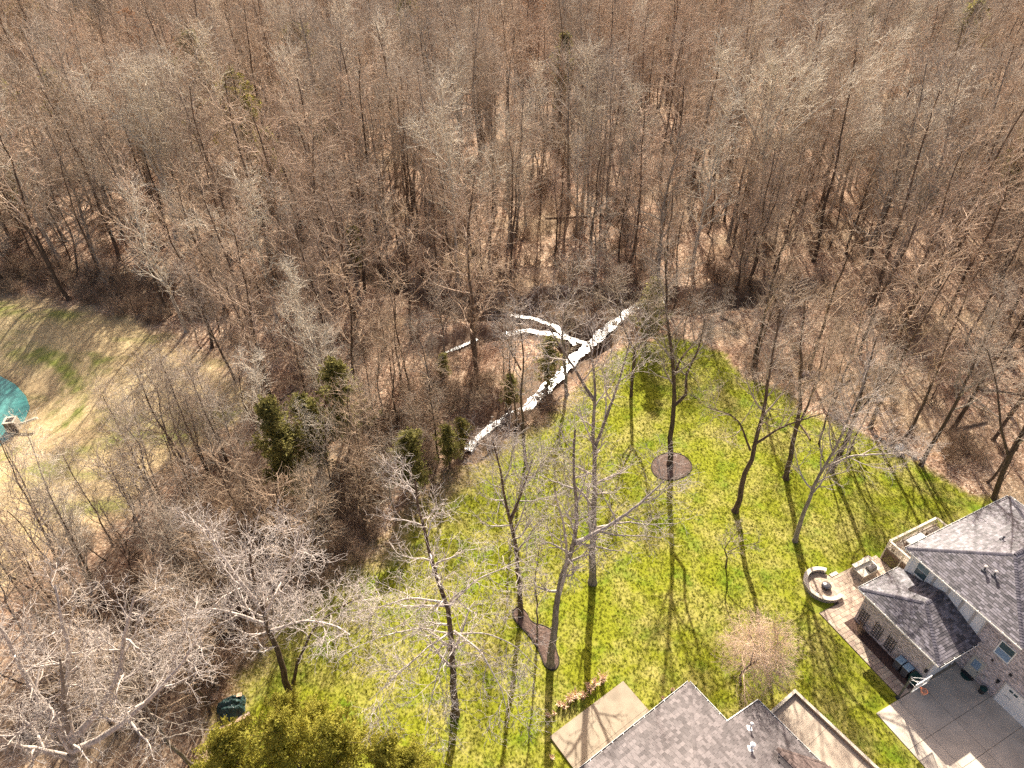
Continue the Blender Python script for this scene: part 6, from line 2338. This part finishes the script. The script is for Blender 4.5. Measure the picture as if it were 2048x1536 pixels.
# wooden box and brush heap at the woods edge
cr_ = empty('wooden_box', G(1573, 745), R(-25), 'small weathered open wooden box at the woods edge beyond the lawn', 'box')
mb = MB()
mb.box(-0.55, 0.55, -0.65, 0.65, 0.35, 0.42)
mb.build('floor_board', M['tub_side'], cr_)
for (x0, x1, y0, y1) in ((-0.6, -0.551, -0.7, 0.7), (0.551, 0.6, -0.7, 0.7), (-0.55, 0.55, -0.7, -0.651), (-0.55, 0.55, 0.651, 0.7)):
    mb = MB()
    mb.box(x0, x1, y0, y1, 0.30, 0.75)
    mb.build('side_board', M['coping'], cr_)
for sx_ in (-1, 1):
    for sy in (-1, 1):
        mb = MB()
        mb.box(sx_ * 0.5 - 0.05, sx_ * 0.5 + 0.05, sy * 0.6 - 0.05, sy * 0.6 + 0.05, 0, 0.348)
        mb.build('leg', M['rock_dark'], cr_)
g = G(1620, 752)
tag(blob('covered_heap', 1.0, M['tub_side'], None, (g[0], g[1], 0.2), 91, (1.25, 0.8, 0.45), 0.3), 'brown covered heap beside the wooden box', 'heap')

# fallen logs
lg = [((1900, 862), (1975, 845), 0.20, 'thick fallen log lying in the woods behind the big roof'), ((1440, 635), (1470, 648), 0.16, 'short fallen log past the tip of the lawn'), ((730, 170), (805, 168), 0.24, 'dark level log in the far woods'),
      ((1090, 440), (1200, 436), 0.15, 'long thin log across the middle woods'), ((1180, 410), (1255, 480), 0.14, 'slanting fallen trunk in the middle woods'), ((1620, 880), (1600, 850), 0.12, 'short broken log on the lawn border'),
      ((1700, 760), (1640, 800), 0.12, 'slim fallen trunk behind the lawn border'), ((560, 800), (600, 770), 0.12, 'thin fallen trunk near the cedars'), ((1960, 780), (2040, 790), 0.15, 'long fallen log at the frame side of the leaf-strewn woods')]
for k, (a, b, r, lab) in enumerate(lg):
    A_, B_ = G(*a), G(*b)
    A_[2], B_[2] = zat(A_[0], A_[1]) + r * 0.7, zat(B_[0], B_[1]) + r * 0.7
    L = np.linalg.norm(B_ - A_)
    T = Tree(700 + k)
    q = resample([A_ * 0, (B_ - A_) * 0.5 + T.rg.normal(0, 0.03 * L, 3) * (1, 1, 0.2), B_ - A_], 8)
    rr = np.linspace(r, r * 0.55, 8)
    T.put(q[None], rr[None], 7, 0)
    br, rb = T.spawn(q[None], rr[None], 5, 0.4, 0.95, (0.5, 1.4), (35, 70), 4, 0.15, 0.05, 0.4, 0.4, None, 0.02)
    T.put(br, rb, 4, 0)
    o = link(D.objects.new('fallen_log', T.mesh('fallen_log', {0: 0}, [M['log']])))
    o.location = A_
    tag(o, lab, 'log')

# pond outlet box
RO_ = G(19, 840, -0.75) - np.array([0, 0.5, 0])
rz_ = R(12)
rs = empty('outlet_box', (RO_[0], RO_[1] + 0.5, -2.6), rz_, 'concrete pond outlet box with a dark grate on top', 'drain box')
rs.scale = (0.68, 0.68, 0.68)
mb = MB()
w = 0.9
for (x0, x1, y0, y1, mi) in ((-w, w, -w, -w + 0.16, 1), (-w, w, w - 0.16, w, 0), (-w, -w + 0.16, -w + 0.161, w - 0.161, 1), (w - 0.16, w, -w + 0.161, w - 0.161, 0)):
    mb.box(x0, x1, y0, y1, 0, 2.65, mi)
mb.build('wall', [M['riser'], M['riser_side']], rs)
mb = MB()
for (x0, x1, y0, y1) in ((-w - 0.04, w + 0.04, -w - 0.04, -w + 0.30), (-w - 0.04, w + 0.04, w - 0.30, w + 0.04), (-w - 0.04, -w + 0.30, -w + 0.301, w - 0.301), (w - 0.30, w + 0.04, -w + 0.301, w - 0.301)):
    mb.box(x0, x1, y0, y1, 2.652, 2.78)
mb.build('rim', M['riser'], rs)
mb = MB()
mb.box(-w + 0.2, w - 0.2, -w + 0.2, w - 0.2, 2.2, 2.22)
mb.build('shaft', M['dark_metal'], rs)
for k in range(7):
    mb = MB()
    x = -0.52 + k * 0.173
    mb.box(x - 0.03, x + 0.03, -w + 0.302, w - 0.302, 2.70, 2.74)
    mb.build('grate_bar', M['dark_metal'], rs)
mb = MB()
mb.tube([(0.45, -w - 0.12, 0.9), (0.45, -w + 0.02, 0.9)], 0.42, 16)
mb.build('outlet_hole', M['dark_metal'], rs)
mb = MB()
e0 = np.array([RO_[0] + 0.75, RO_[1] + 0.6, -1.55])
e1 = e0 + np.array([2.3, 0.3, 0.75])
mb.tube([tuple(e0 - e0), tuple(e1 - e0)], 0.17, 12)
tag(mb.build('drain_pipe', M['pipe'], None, e0), 'cream pipe running from the outlet box into the bank', 'pipe')
print('TRIS', sum(len(m.polygons) for m in D.meshes), 'trees', len(allp), 'saps', len(sp), 'shrubs', len(sh), 'grass', len(gp))
